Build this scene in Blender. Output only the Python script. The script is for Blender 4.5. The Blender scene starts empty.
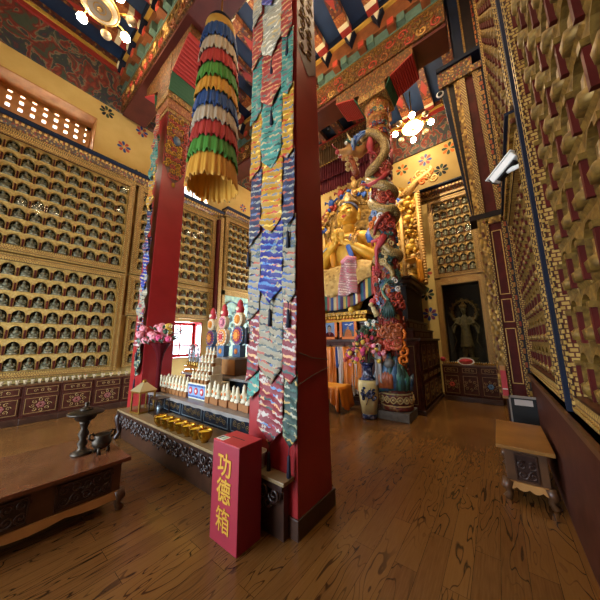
import bpy, math, random
from math import sin, cos, pi, radians
R_ = random.Random(7)
SC = bpy.context.scene
COL = SC.collection

# ------------------------------------------------------------------ camera
F = 249.66
YAW, PIT, ROLL = radians(37.884), radians(9.523), radians(-.482)
CAMZ = 1.55
def _cross(a, b): return (a[1]*b[2]-a[2]*b[1], a[2]*b[0]-a[0]*b[2], a[0]*b[1]-a[1]*b[0])
_f = (cos(PIT)*cos(YAW), cos(PIT)*sin(YAW), sin(PIT))
_r0 = (sin(YAW), -cos(YAW), 0.)
_u0 = _cross(_r0, _f)
_c, _s = cos(ROLL), sin(ROLL)
_r = tuple(_c*a+_s*b for a, b in zip(_r0, _u0))
_u = tuple(-_s*a+_c*b for a, b in zip(_r0, _u0))
def at(px, py, axis, val):
    "the point where the sight line through a pixel of the photograph meets the plane axis = val"
    a, b = (px-300)/F, -(py-300)/F
    d = [a*_r[i]+b*_u[i]+_f[i] for i in range(3)]
    k = 'XYZ'.index(axis); c = (0, 0, CAMZ)
    t = (val-c[k])/d[k]
    return [c[i]+t*d[i] for i in range(3)]
cam = bpy.data.cameras.new('camera'); camo = bpy.data.objects.new('camera', cam); COL.objects.link(camo)
cam.sensor_width = 36; cam.sensor_fit = 'HORIZONTAL'; cam.lens = F/600*36; cam.clip_start = .02; cam.clip_end = 200
from mathutils import Matrix, Vector
camo.matrix_world = Matrix(((_r[0], _u[0], -_f[0], 0), (_r[1], _u[1], -_f[1], 0), (_r[2], _u[2], -_f[2], CAMZ), (0, 0, 0, 1)))
SC.camera = camo

# ------------------------------------------------------------------ materials
def H(h):
    h = h.lstrip('#')
    o = []
    for i in (0, 2, 4):
        c = int(h[i:i+2], 16)/255
        o.append(c/12.92 if c <= .04045 else ((c+.055)/1.055)**2.4)
    return (*o, 1)
MATS = {}
class NT:
    def __init__(s, name, rough=.5, metal=0., spec=None):
        s.m = bpy.data.materials.new(name); s.m.use_nodes = True
        s.t = s.m.node_tree; s.b = s.t.nodes['Principled BSDF']
        s.b.inputs['Roughness'].default_value = rough; s.b.inputs['Metallic'].default_value = metal
        if spec is not None: s.b.inputs['Specular IOR Level'].default_value = spec
        MATS[name] = s.m
    def n(s, typ, props=None, **kw):
        nd = s.t.nodes.new('ShaderNode'+typ)
        for k, v in (props or {}).items(): setattr(nd, k, v)
        for k, v in kw.items():
            key = int(k[1:]) if k[0] == 'i' and k[1:].isdigit() else k.replace('_', ' ')
            s.put(nd.inputs[key], v)
        return nd
    def put(s, sock, v):
        if hasattr(v, 'is_output'): s.t.links.new(v, sock)
        else: sock.default_value = v
    def math(s, op, a, b=0.): return s.n('Math', {'operation': op}, i0=a, i1=b).outputs[0]
    def ramp(s, fac, stops, interp='LINEAR'):
        nd = s.n('ValToRGB', None, Fac=fac); cr = nd.color_ramp; cr.interpolation = interp
        while len(cr.elements) < len(stops): cr.elements.new(.5)
        for e, (p, c) in zip(cr.elements, stops): e.position = p
        for e, (p, c) in zip(cr.elements, stops): e.color = H(c) if isinstance(c, str) else c
        return nd.outputs[0]
    def mix(s, fac, a, b, mode='MIX'):
        nd = s.n('Mix', {'data_type': 'RGBA', 'blend_type': mode})
        s.put(nd.inputs[0], fac); s.put(nd.inputs[6], H(a) if isinstance(a, str) else a); s.put(nd.inputs[7], H(b) if isinstance(b, str) else b)
        return nd.outputs[2]
    def co(s, sx=1, sy=1, sz=1, flat=False):
        "object coordinates; flat: (x+y, z) so that any upright face is a plane"
        o = s.n('TexCoord').outputs['Object']
        if flat:
            sp = s.n('SeparateXYZ', None, i0=o)
            o = s.n('CombineXYZ', None, i0=s.math('ADD', sp.outputs[0], sp.outputs[1]), i1=sp.outputs[2], i2=s.math('SUBTRACT', sp.outputs[1], sp.outputs[0])).outputs[0]
        return s.n('VectorMath', {'operation': 'MULTIPLY'}, i0=o, i1=(sx, sy, sz)).outputs[0]
    def col(s, v):
        s.put(s.b.inputs['Base Color'], H(v) if isinstance(v, str) else v); return s
    def bump(s, h, strength=.3, dist=.02):
        s.put(s.b.inputs['Normal'], s.n('Bump', None, Strength=strength, Distance=dist, Height=h).outputs[0]); return s
def plain(name, c, rough=.5, metal=0., c2=None, sc=8, bump=0, spec=None):
    n = NT(name, rough, metal, spec)
    nz = n.n('TexNoise', None, Vector=n.co(), Scale=sc, Detail=4.).outputs[0]
    n.col(n.ramp(nz, [(.35, c), (.65, c2 or c)]))
    if bump: n.bump(nz, bump, .01)
    return n.m
def speckle(name, cols, sc=20, rough=.5, metal=0., bump=.4, flat=True, rnd=1., sy=1.):
    "small painted or carved ornament: cells of several colours with dark joints"
    n = NT(name, rough, metal)
    v = n.n('TexVoronoi', None, Vector=n.co(1, sy, 1, flat), Scale=sc, Randomness=rnd)
    val = n.n('SeparateColor', None, i0=v.outputs['Color']).outputs[0]
    k = len(cols); c = n.ramp(val, [(i/k, x) for i, x in enumerate(cols)], 'CONSTANT')
    d = v.outputs['Distance']
    n.col(n.mix(n.ramp(d, [(.4, '#000000'), (.75, '#ffffff')]), c, cols[0]))
    if bump: n.bump(n.math('SUBTRACT', 1., d), bump, .03)
    return n.m
def tooth(name, ca, cb, joint, w=.06, h=.04, rough=.45, metal=.2, sq=0.):
    n = NT(name, rough, metal)
    b = n.n('TexBrick', {'offset': .5}, Vector=n.co(flat=True), Color1=H(ca), Color2=H(cb), Mortar=H(joint), Scale=1., Brick_Width=w, Row_Height=h)
    b.inputs['Mortar Size'].default_value = min(w, h)*.16
    n.col(b.outputs[0]); n.bump(b.outputs[1], -.5, .02); return n.m
def brocade(name, base, accents, rough=.6):
    "woven silk: slanting rows of little clouds and dragons in several colours on a plain ground"
    n = NT(name, rough)
    c = n.co(1, 1, 1, True)
    nz = n.n('TexNoise', None, Vector=c, Scale=17., Detail=3.).outputs['Color']
    w = n.n('VectorMath', {'operation': 'MULTIPLY_ADD'}, i0=nz, i1=(.085, .06, .1), i2=c).outputs[0]
    sp = n.n('SeparateXYZ', None, i0=w)
    band = n.math('SINE', n.math('MULTIPLY', n.math('ADD', sp.outputs[1], n.math('MULTIPLY', sp.outputs[0], -.28)), 92.))
    pick = n.n('SeparateColor', None, i0=n.n('TexVoronoi', None, Vector=n.n('VectorMath', {'operation': 'MULTIPLY'}, i0=w, i1=(8., 22., 0)).outputs[0], Scale=1.).outputs['Color']).outputs[0]
    k = len(accents)
    acc = n.ramp(pick, [(i/k, a) for i, a in enumerate(accents)], 'CONSTANT')
    brk = n.ramp(n.n('TexNoise', None, Vector=n.n('VectorMath', {'operation': 'MULTIPLY'}, i0=c, i1=(13., 22., 1)).outputs[0], Scale=1., Detail=2.).outputs[0], [(.36, '#000000'), (.43, '#ffffff')])
    line = n.math('MULTIPLY', n.ramp(band, [(.40, '#000000'), (.58, '#ffffff')]), brk)
    shade = n.mix(n.math('MULTIPLY', n.ramp(band, [(.15, '#ffffff'), (.40, '#000000')]), .35), base, '#1a1714')
    col = n.mix(line, shade, acc)
    fig = n.n('TexVoronoi', None, Vector=n.n('VectorMath', {'operation': 'MULTIPLY'}, i0=w, i1=(9., 9., 0)).outputs[0], Scale=1., Randomness=.8).outputs[0]
    sc_ = n.n('TexNoise', None, Vector=c, Scale=60., Detail=2.).outputs[0]
    col = n.mix(n.math('MULTIPLY', n.ramp(fig, [(.22, '#ffffff'), (.30, '#000000')]), n.ramp(sc_, [(.40, '#000000'), (.5, '#ffffff')])), col, accents[0])
    n.col(col); n.bump(band, .2, .008); return n.m
def glow(name, c, st):
    n = NT(name); n.col('#ffffff'); n.b.inputs['Emission Color'].default_value = H(c); n.b.inputs['Emission Strength'].default_value = st
    return n.m
def glass(name, tint='#ffffff', f=.03, rough=.02):
    m = bpy.data.materials.new(name); m.use_nodes = True; t = m.node_tree; t.nodes.remove(t.nodes['Principled BSDF'])
    out = t.nodes['Material Output']
    a = t.nodes.new('ShaderNodeBsdfTransparent'); a.inputs[0].default_value = H(tint)
    g = t.nodes.new('ShaderNodeBsdfGlossy'); g.inputs['Roughness'].default_value = rough
    lw = t.nodes.new('ShaderNodeLayerWeight'); lw.inputs[0].default_value = .5
    pw = t.nodes.new('ShaderNodeMath'); pw.operation = 'POWER'; t.links.new(lw.outputs['Facing'], pw.inputs[0]); pw.inputs[1].default_value = 4.
    fr = t.nodes.new('ShaderNodeMath'); fr.operation = 'MULTIPLY_ADD'; t.links.new(pw.outputs[0], fr.inputs[0]); fr.inputs[1].default_value = f*4; fr.inputs[2].default_value = f
    mx = t.nodes.new('ShaderNodeMixShader')
    t.links.new(fr.outputs[0], mx.inputs[0]); t.links.new(a.outputs[0], mx.inputs[1]); t.links.new(g.outputs[0], mx.inputs[2]); t.links.new(mx.outputs[0], out.inputs[0])
    MATS[name] = m; return m

# wooden floor: planks along X with dark contour grain
def floor_mat():
    n = NT('floor_wood', .3, 0, .45)
    c = n.co()
    br = n.n('TexBrick', {'offset': .37}, Vector=c, Color1=(0, 0, 0, 1), Color2=(1, 1, 1, 1), Mortar=(.5, .5, .5, 1), Scale=1., Brick_Width=1.25, Row_Height=.15)
    br.inputs['Mortar Size'].default_value = .0016
    rnd = n.n('SeparateColor', None, i0=br.outputs[0]).outputs[0]
    sp = n.n('SeparateXYZ', None, i0=c)
    gx = n.math('MULTIPLY', sp.outputs[0], .9); gy = n.math('MULTIPLY', sp.outputs[1], 5.2)
    v = n.n('CombineXYZ', None, i0=gx, i1=gy, i2=n.math('MULTIPLY', rnd, 17.)).outputs[0]
    nz = n.n('TexNoise', None, Vector=v, Scale=1.05, Detail=2.2, Roughness=.5, Distortion=.5).outputs[0]
    s = n.math('SINE', n.math('MULTIPLY', nz, 74.))
    line = n.ramp(s, [(.0, '#ffffff'), (.86, '#ffffff'), (.98, '#000000')])
    fade = n.ramp(n.n('TexNoise', None, Vector=v, Scale=.7, Detail=1.).outputs[0], [(.36, '#000000'), (.52, '#ffffff')])
    fine = n.n('TexNoise', None, Vector=n.co(6, 90, 1), Scale=1., Detail=2.).outputs[0]
    base = n.mix(rnd, '#58371a', '#6d4922')
    base = n.mix(n.ramp(fine, [(.3, '#000000'), (.7, '#ffffff')]), base, n.mix(.5, base, '#74502a'))
    dark = n.mix(n.math('MULTIPLY', n.math('MULTIPLY', n.math('SUBTRACT', 1., line), fade), .82), base, '#2a170b')
    n.col(n.mix(n.math('MULTIPLY', br.outputs[1], .8), dark, '#2c180b'))
    n.put(n.b.inputs['Roughness'], n.ramp(fine, [(.2, (.17,)*3+(1,)), (.8, (.28,)*3+(1,))]))
    n.bump(line, .06, .004)
floor_mat()
plain('yellow_wall', '#c3a55f', .75, 0, '#ccb06a', 2.5)
plain('ceiling_blue', '#123056', .7, 0, '#0c2344', 1.5)
plain('navy', '#0f1524', .6, 0, '#141d31', 3, 0, .2)
plain('black_wood', '#1b1413', .55, 0, '#251a17', 6, 0, .2)
plain('maroon', '#5a2218', .5, 0, '#4a1a13', 3)
plain('dark_red_panel', '#561a14', .55, 0, '#45130e', 5, 0, .2)
n_ = plain('pillar_red', '#9a2426', .34, 0, '#8a1c1e', 2.5, .05)
plain('gold', '#b98a32', .36, .75, '#9a6f22', 14, .1)
plain('gold_paint', '#d6ad62', .5, .1, '#b88c45', 22, .2)
plain('gold_dark', '#8a6a2c', .5, .4, '#5d431a', 30, .3)
plain('buddha_gold', '#d9ab38', .44, .22, '#c9952c', 6)
plain('bronze', '#8f866a', .45, .25, '#5f583f', 20)
plain('niche_dark', '#2c261d', .8, 0, '#221d16', 8)
tooth('tooth_gold', '#c4a158', '#a8823d', '#5a2c16', .045, .03)
tooth('tooth_red', '#8f2a18', '#a88136', '#20120d', .09, .11)
tooth('dot_gold', '#bf9d55', '#ab873d', '#3a1c10', .035, .035)
speckle('scroll_gold', ['#7a5b23', '#bb9142', '#9d772f', '#5a2a14', '#c7a153'], 16, .45, .35)
speckle('cornice_paint', ['#54361b', '#a87f38', '#8d2f1d', '#4a4a40', '#b88f45', '#6d4a20'], 22, .5, .1)
speckle('joist_paint', ['#4a2012', '#8a642e', '#5a2616', '#2a2a38', '#66321b'], 12, .6, 0, .15)
speckle('carve_band', ['#5a3818', '#946a2c', '#7a3a1c', '#82592a', '#4a4428', '#6d431b'], 20, .5, .15, .6)
speckle('capital_paint', ['#8b6a32', '#b08a45', '#94522b', '#5a4a2a', '#b59350', '#6b2c1c'], 26, .5, .2, .5)
speckle('orange_paint', ['#8a4a26', '#9c5a2c', '#783e20', '#a8763e'], 22, .55, 0, .3)
def frieze():
    n = NT('frieze_paint', .65)
    c = n.co(1, 1, 1, True)
    a = n.n('TexNoise', None, Vector=c, Scale=2.6, Detail=6., Distortion=1.1).outputs[0]
    n.col(n.ramp(a, [(0, '#1f2a25'), (.36, '#3f4a3c'), (.42, '#5a241c'), (.48, '#803224'), (.52, '#77705a'), (.55, '#343f36'), (.62, '#2a3240'), (.68, '#6a2a20'), (.74, '#3a4438')], 'LINEAR'))
frieze()
plain('teal_paint', '#587568', .6, 0, '#4c6659', 10)
plain('orange_plain', '#804a24', .6, 0, '#66381b', 6)
plain('rail_yellow', '#b48f3c', .55)
plain('rail_red', '#8c2a22', .55)
plain('wood_light', '#b98548', .5, 0, '#a06c35', 5)
plain('wood_mid', '#5a3a20', .38, 0, '#462b17', 6)
plain('wood_dark', '#42281a', .36, 0, '#2f1b11', 7)
plain('carved_dark', '#33201a', .3, 0, '#241512', 20, .2)
plain('cabinet_wood', '#4a2418', .5, 0, '#38190f', 9, 0, .2)
plain('cabinet_line', '#8f7140', .5, .2)
plain('red_box', '#8f1b2a', .5, 0, '#86172a', 5)
plain('red_lid', '#c02d33', .5, 0, '#b5262d', 5)
plain('char_gold', '#bd8c28', .5, .1)
plain('sticker_green', '#9fb7a0', .6); plain('white', '#e8e4dc', .5); plain('black', '#0d0c0c', .5)
plain('brass', '#a8823c', .3, .85, '#8e6a2c', 10)
plain('pale_brass', '#b3a279', .35, .5); plain('old_bronze', '#43382b', .42, .7, '#2c241b', 14, .2)
plain('statue_bronze', '#66582f', .65, .15, '#4a4026', 14); plain('bowl_gold', '#c08f30', .22, .9, '#a97a24', 12)
plain('butter', '#e2b820', .5)
plain('dark_lacquer', '#141b24', .14, 0, '#1a232e', 4)
plain('silver_line', '#7d8a90', .35, .5)
plain('table_top', '#8a7555', .3, 0, '#7a6546', 5)
plain('grey_top', '#8b8680', .35, 0, '#7b7570', 6)
plain('torma_white', '#dcd6bf', .6, 0, '#c9bf9a', 12)
plain('torma_base', '#94602e', .6, 0, '#7a4a20', 10)
plain('cup_tan', '#a08c68', .5); plain('door_flower', '#74382e', .5); plain('cream', '#d9cfae', .55); plain('pink', '#cf7680', .6, 0, '#de96a0', 30); plain('pink_hot', '#c8406c', .6); plain('orange', '#d8741c', .6, 0, '#c9620f', 4)
plain('flower_yellow', '#c9a63c', .6); plain('flower_magenta', '#a3234f', .6, 0, '#8a1c44', 20); plain('flower_peach', '#c9775a', .6)
plain('leaf', '#2e4a2a', .6, 0, '#1e3520', 20); plain('wrap_red', '#4a0d12', .9, 0, None, 8, 0, .1)
plain('blue', '#1d3f86', .55); plain('hair_blue', '#1c2a5c', .55); plain('ribbon_blue', '#2456a8', .5); plain('skyblue', '#7d97bd', .6); plain('coral', '#b5432f', .5, 0, '#9c3525', 10); plain('flesh_red', '#b03a40', .45)
plain('torma_blue', '#4a6c8c', .55, 0, '#3d5c7c', 20); plain('torma_purple', '#6d2a55', .55); plain('torma_red', '#b8323a', .5); plain('torma_orange', '#dd9038', .5)
plain('khata_grey', '#8f8680', .7); plain('khata_white', '#c8c0bc', .65); plain('khata_orange', '#d9801f', .55, 0, '#c96d12', 3); plain('khata_yellow', '#e0992a', .55, 0, '#d58a1c', 3)
for nm, c in (('ruf_blue', '#1c4076'), ('ruf_white', '#a89b86'), ('ruf_red', '#9c2822'), ('ruf_green', '#3d7c28'), ('ruf_yellow', '#b98526'), ('ruf_gold', '#a8802f')):
    plain(nm, c, .75, 0, c, 5)
plain('valance_red', '#a62b22', .7); plain('valance_green', '#1f5a3f', .7); plain('valance_tan', '#7b5a2e', .8); plain('valance_maroon', '#6d1f24', .8)
plain('dragon_red', '#8d2c20', .45, 0, '#6f1e16', 12, .3); plain('dragon_teal', '#3e7263', .45, 0, '#2f5d50', 8); plain('dragon_dark', '#2b4a42', .5, 0, '#20362f', 8)
plain('dragon_face', '#b58a48', .5, 0, '#a0653a', 6, .2); plain('dragon_cream', '#b9a06a', .5); plain('rock_orange', '#a5552a', .5, 0, '#7d3a1d', 8, .4); plain('wave_blue', '#3d5a78', .45, 0, '#2b4258', 10); plain('stone', '#6c6760', .6, 0, '#57524c', 12, .2)
def scales():
    n = NT('dragon_scale', .42, .1)
    v = n.n('TexVoronoi', {'feature': 'F1'}, Vector=n.co(), Scale=30., Randomness=.4)
    n.col(n.ramp(v.outputs[0], [(.1, '#c2a568'), (.5, '#9a7f48'), (.75, '#5a4828')])); n.bump(v.outputs[0], -.5, .02)
scales()
speckle('column_carve', ['#7a2318', '#9c3a24', '#3a5a52', '#a97f3c', '#84301f', '#2c3f55'], 8, .45, .05, .8, False)
speckle('column_top', ['#9c682b', '#b08038', '#8e3a20', '#7a5a2a', '#a8562a'], 26, .5, .15, .6, False)
speckle('drum_paint', ['#6b2a22', '#7c2a22', '#8a6a42', '#44343a', '#6d3a2a'], 18, .5, .05, .6, False)
speckle('aureole_gold', ['#a37a2a', '#c79a3a', '#8a6320', '#d0a748'], 9, .35, .6, .8, False)
speckle('halo_brown', ['#8a6a2c', '#a07c38', '#775823', '#5f451c'], 10, .45, .4, .6, False)
speckle('lap_cloth', ['#b5914c', '#c6a35c', '#a37f3e', '#8d6a34'], 12, .6, .2, .2, False)
speckle('vase_yellow', ['#c9b57c', '#d2c08c', '#c4ae72'], 9, .25, 0, 0, False)
speckle('vase_blue', ['#1d2440', '#2b3560', '#151a30', '#7a7a8c'], 22, .25, 0, 0, False)
speckle('mural', ['#a9bfa8', '#b8ccb4', '#9ab3a2', '#c2cfae', '#8ea9a4'], 7, .25, 0, 0)
speckle('painted_box', ['#c8ccd4', '#3a62a0', '#dcd8cc', '#5b8ab0', '#b8505a', '#e0dccf'], 16, .4, 0, 0)
def stripes():
    n = NT('striped_apron', .65)
    sp = n.n('SeparateXYZ', None, i0=n.co())
    f = n.math('FRACT', n.math('MULTIPLY', sp.outputs[1], 1.55))
    n.col(n.ramp(f, [(i/9, c) for i, c in enumerate(['#2c3f74', '#7a6a4a', '#9c2f2c', '#35634f', '#c2a24d', '#4a3358', '#2f6072', '#a8502f', '#c9b98a'])], 'CONSTANT'))
stripes()
brocade('bro_white', '#c9c3a8', ['#8f8b7c', '#c7a86a', '#6d7178', '#e6e0cc'])
brocade('bro_salmon', '#b8423a', ['#7a7a6a', '#d98a6a', '#5d6a5c', '#c2a46a'])
brocade('bro_teal', '#4a9c8c', ['#8d8d78', '#1d4a44', '#b5a27a', '#7a5a5c'])
brocade('bro_yellow', '#cf9a24', ['#7d7f80', '#b5402a', '#4a6688', '#f0c860'])
brocade('bro_navy', '#2c3658', ['#8f8f84', '#a0503c', '#56688c', '#c2b48c'])
brocade('bro_royal', '#1a2488', ['#8c9480', '#c07a60', '#4d7cae', '#b8a878'])
brocade('bro_cream', '#a89c80', ['#4a5a5a', '#a5503c', '#3e5d90', '#2a2c30'])
brocade('bro_red', '#8f1826', ['#b8b0a4', '#2e4a44', '#5d83ac', '#c89a6a'])
brocade('bro_green', '#1d4034', ['#8a8a6c', '#b0904e', '#30584a', '#a8a48c'])
brocade('bro_pink', '#b98a88', ['#a83a58', '#d8c8bc', '#b0566a', '#cdb9a8'])
brocade('bro_purple', '#4a4890', ['#8a86a8', '#c2a070', '#6a6ab0', '#a0587a'])
plain('tassel_dark', '#16182c', .7)
glass('clear_glass'); glass('case_glass', '#f4f6f6', .004, .05)
glow('bulb_on', '#ffe3b8', 48.); glow('disc_on', '#ffe3b8', 12.)
plain('shade_off', '#b9a283', .4, 0, '#8d7650', 18); plain('disc_off', '#b5a58c', .5)
glow('daylight', '#e6eeff', 5.)

# ------------------------------------------------------------------ meshes
class MB:
    def __init__(s): s.v = []; s.f = []; s.k = []; s.s = []
    def add(s, vs, fs, k=0, sm=False):
        o = len(s.v); s.v += [tuple(p) for p in vs]
        for f in fs: s.f.append([i+o for i in f]); s.k.append(k); s.s.append(sm)
        return s
    def box(s, x0, x1, y0, y1, z0, z1, k=0):
        vs = [(x, y, z) for z in (z0, z1) for y in (y0, y1) for x in (x0, x1)]
        return s.add(vs, [(0, 2, 3, 1), (4, 5, 7, 6), (0, 1, 5, 4), (2, 6, 7, 3), (0, 4, 6, 2), (1, 3, 7, 5)], k)
    def frus(s, c0, c1, z0, z1, k=0):
        "square block between two rectangles (x0,x1,y0,y1)"
        vs = [(x, y, z) for (a, b, c, d), z in ((c0, z0), (c1, z1)) for y in (c, d) for x in (a, b)]
        return s.add(vs, [(0, 2, 3, 1), (4, 5, 7, 6), (0, 1, 5, 4), (2, 6, 7, 3), (0, 4, 6, 2), (1, 3, 7, 5)], k)
    def prism(s, poly, ax, a, b, k=0):
        "polygon in the two other axes (in order) swept along ax"
        def P(u, v, w): return {'X': (w, u, v), 'Y': (u, w, v), 'Z': (u, v, w)}[ax]
        n = len(poly); vs = [P(u, v, a) for u, v in poly]+[P(u, v, b) for u, v in poly]
        fs = [list(range(n))[::-1], list(range(n, 2*n))]+[(i, (i+1) % n, (i+1) % n+n, i+n) for i in range(n)]
        return s.add(vs, fs, k)
    def lathe(s, prof, n=16, c=(0, 0, 0), k=0, sm=True, ruf=None, ph=0, cap=True):
        vs = []
        for j, (r, z) in enumerate(prof):
            for i in range(n):
                a = 2*pi*i/n+ph; q = r*(ruf(a, j) if ruf else 1)
                vs.append((c[0]+q*cos(a), c[1]+q*sin(a), c[2]+z))
        fs = [(j*n+i, j*n+(i+1) % n, (j+1)*n+(i+1) % n, (j+1)*n+i) for j in range(len(prof)-1) for i in range(n)]
        if cap and prof[0][0] > 1e-5: fs.append(list(range(n))[::-1])
        if cap and prof[-1][0] > 1e-5: fs.append(list(range((len(prof)-1)*n, len(prof)*n)))
        return s.add(vs, fs, k, sm)
    def ell(s, c, r, n=12, m=8, k=0, M=None):
        vs = []
        for j in range(m+1):
            t = pi*j/m
            for i in range(n):
                a = 2*pi*i/n; p = Vector((r[0]*sin(t)*cos(a), r[1]*sin(t)*sin(a), r[2]*cos(t)))
                if M: p = M @ p
                vs.append((c[0]+p[0], c[1]+p[1], c[2]+p[2]))
        fs = [(j*n+i, (j+1)*n+i, (j+1)*n+(i+1) % n, j*n+(i+1) % n) for j in range(m) for i in range(n)]
        return s.add(vs, fs, k, True)
    def tube(s, pts, rad, n=6, k=0, flat=1.):
        P = [Vector(p) for p in pts]; m = len(P)
        rad = rad if isinstance(rad, (list, tuple)) else [rad]*m
        vs = []; up = None
        for i, p in enumerate(P):
            t = (P[min(i+1, m-1)]-P[max(i-1, 0)]).normalized()
            if up is None: up = Vector((0, 0, 1)) if abs(t.z) < .9 else Vector((1, 0, 0))
            a = t.cross(up)
            if a.length < 1e-5: a = t.orthogonal()
            a.normalize(); b = a.cross(t).normalized(); up = b
            for j in range(n):
                q = 2*pi*j/n; w = p+a*(rad[i]*cos(q))+b*(rad[i]*sin(q)*flat); vs.append(w[:])
        fs = [(i*n+j, i*n+(j+1) % n, (i+1)*n+(j+1) % n, (i+1)*n+j) for i in range(m-1) for j in range(n)]
        fs += [list(range(n))[::-1], list(range((m-1)*n, m*n))]
        return s.add(vs, fs, k, True)
    def sheet(s, fn, nu, nv, k=0, sm=True):
        vs = [fn(i/nu, j/nv) for j in range(nv+1) for i in range(nu+1)]
        fs = [(j*(nu+1)+i, j*(nu+1)+i+1, (j+1)*(nu+1)+i+1, (j+1)*(nu+1)+i) for j in range(nv) for i in range(nu)]
        return s.add(vs, fs, k, sm)
    def spiral(s, P, c, r, turns=1.4, ph=0, w=.02, k=0, sgn=1, n=5, steps=14):
        "scroll in a plane: P(u, v) gives the 3-D point"
        pts, rad = [], []
        for i in range(steps+1):
            t = i/steps; a = ph+sgn*2*pi*turns*t; q = r*(1-.85*t)
            pts.append(P(c[0]+q*cos(a), c[1]+q*sin(a))); rad.append(w*(1-.35*t))
        return s.tube(pts, rad, n, k)
    def build(s, name, mats, parent=None, bevel=0, solid=0, remesh=0, loc=None, sub=0):
        me = bpy.data.meshes.new(name); me.from_pydata(s.v, [], s.f)
        mats = mats if isinstance(mats, (list, tuple)) else [mats]
        for m in mats: me.materials.append(MATS[m])
        me.polygons.foreach_set('material_index', s.k); me.polygons.foreach_set('use_smooth', s.s); me.update()
        o = bpy.data.objects.new(name, me); COL.objects.link(o)
        if parent: o.parent = parent
        if loc: o.location = loc
        if solid:
            q = o.modifiers.new('solid', 'SOLIDIFY'); q.thickness = solid; q.offset = 0
        if remesh:
            q = o.modifiers.new('remesh', 'REMESH'); q.mode = 'VOXEL'; q.voxel_size = remesh; q.use_smooth_shade = True
            q = o.modifiers.new('smooth', 'SMOOTH'); q.factor = .5; q.iterations = 3
        if bevel:
            q = o.modifiers.new('bevel', 'BEVEL'); q.width = bevel; q.segments = 2; q.limit_method = 'ANGLE'
        if sub:
            q = o.modifiers.new('sub', 'SUBSURF'); q.levels = sub; q.render_levels = sub
        return o
def tag(o, label, cat, group=None, kind=None):
    o['label'] = label; o['category'] = cat
    if group: o['group'] = group
    if kind: o['kind'] = kind
    return o
def thing(name, loc, label, cat, group=None, rz=0):
    o = bpy.data.objects.new(name, None); COL.objects.link(o); o.empty_display_size = .1
    o.location = loc; o.rotation_euler = (0, 0, rz)
    return tag(o, label, cat, group)
def struct(name, mb, mats, parent=None, **kw):
    o = mb.build(name, mats, parent, **kw); o['kind'] = 'structure'; return o
def dup(root, loc, rz=None, label=None, group=None, scale=None):
    r = root.copy(); COL.objects.link(r); r.location = loc
    if rz is not None: r.rotation_euler = (0, 0, rz)
    if scale: r.scale = scale if isinstance(scale, tuple) else (scale,)*3
    if label: r['label'] = label
    if group: r['group'] = group
    for ch in list(root.children):
        c = ch.copy(); COL.objects.link(c); c.parent = r
        for g in list(ch.children):
            d = g.copy(); COL.objects.link(d); d.parent = c
    return r

LW, BW, RW, CZ, YT = 8.05, 9.0, -.45, 9.75, 8.25
REAR = -2.6
# ------------------------------------------------------------------ the room
struct('floor', MB().box(REAR-.1, BW+.1, RW-.1, LW+.6, -.1, 0), 'floor_wood')
def wall_with_holes(axis, c0, c1, u0, u1, z0, z1, holes):
    mb = MB(); us = sorted({u0, u1, *[h[0] for h in holes], *[h[1] for h in holes]}); zs = sorted({z0, z1, *[h[2] for h in holes], *[h[3] for h in holes]})
    for a, b in zip(us, us[1:]):
        for c, d in zip(zs, zs[1:]):
            if any(h[0] <= a and b <= h[1] and h[2] <= c and d <= h[3] for h in holes): continue
            mb.box(*((a, b, c0, c1) if axis == 'Y' else (c0, c1, a, b)), c, d)
    return mb
W1 = (-.55, 1.29, 6.5, 7.66); W2 = (3.45, 4.72, 6.45, 7.3); W3 = (3.72, 4.75, 1.08, 2.24)
WL = struct('wall_left', wall_with_holes('Y', LW, LW+.6, REAR, BW+.2, 0, CZ, [W1, W2, W3]), 'yellow_wall')
W4 = (6.0, 7.4, .9, 2.8)  # added opening, hidden by the middle pillar, to bring light onto the mural
WB = struct('wall_back', wall_with_holes('X', BW, BW+.2, RW, LW, 0, CZ, [W4]), 'yellow_wall')
struct('wall_right', MB().box(REAR, BW+.2, RW-.2, RW, 0, CZ), 'maroon')
DR = (2.2, 6.8, 0, 3.3)
struct('wall_rear', wall_with_holes('X', REAR-.2, REAR, RW, LW, 0, CZ, [DR]), 'yellow_wall')
struct('ceiling', MB().box(REAR, BW+.2, RW-.2, LW+.55, CZ, CZ+.2), 'ceiling_blue')
# painted frieze under the ceiling, with its rails
for nm, mbx in (('trim_1', lambda d, z0, z1, k: MB().box(REAR, BW-.02, LW-d, LW, z0, z1)), ('trim_2', lambda d, z0, z1, k: MB().box(BW-d, BW, RW, LW-.12, z0, z1))):
    fr = struct(nm, mbx(.06, YT, CZ-.34, 0), 'frieze_paint')
    struct('rail', mbx(.12, CZ-.34, CZ-.22, 0), 'rail_red', fr); struct('rail', mbx(.16, CZ-.22, CZ-.14, 0), 'rail_yellow', fr)
    struct('rail', mbx(.20, CZ-.14, CZ, 0), 'joist_paint', fr)
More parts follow.
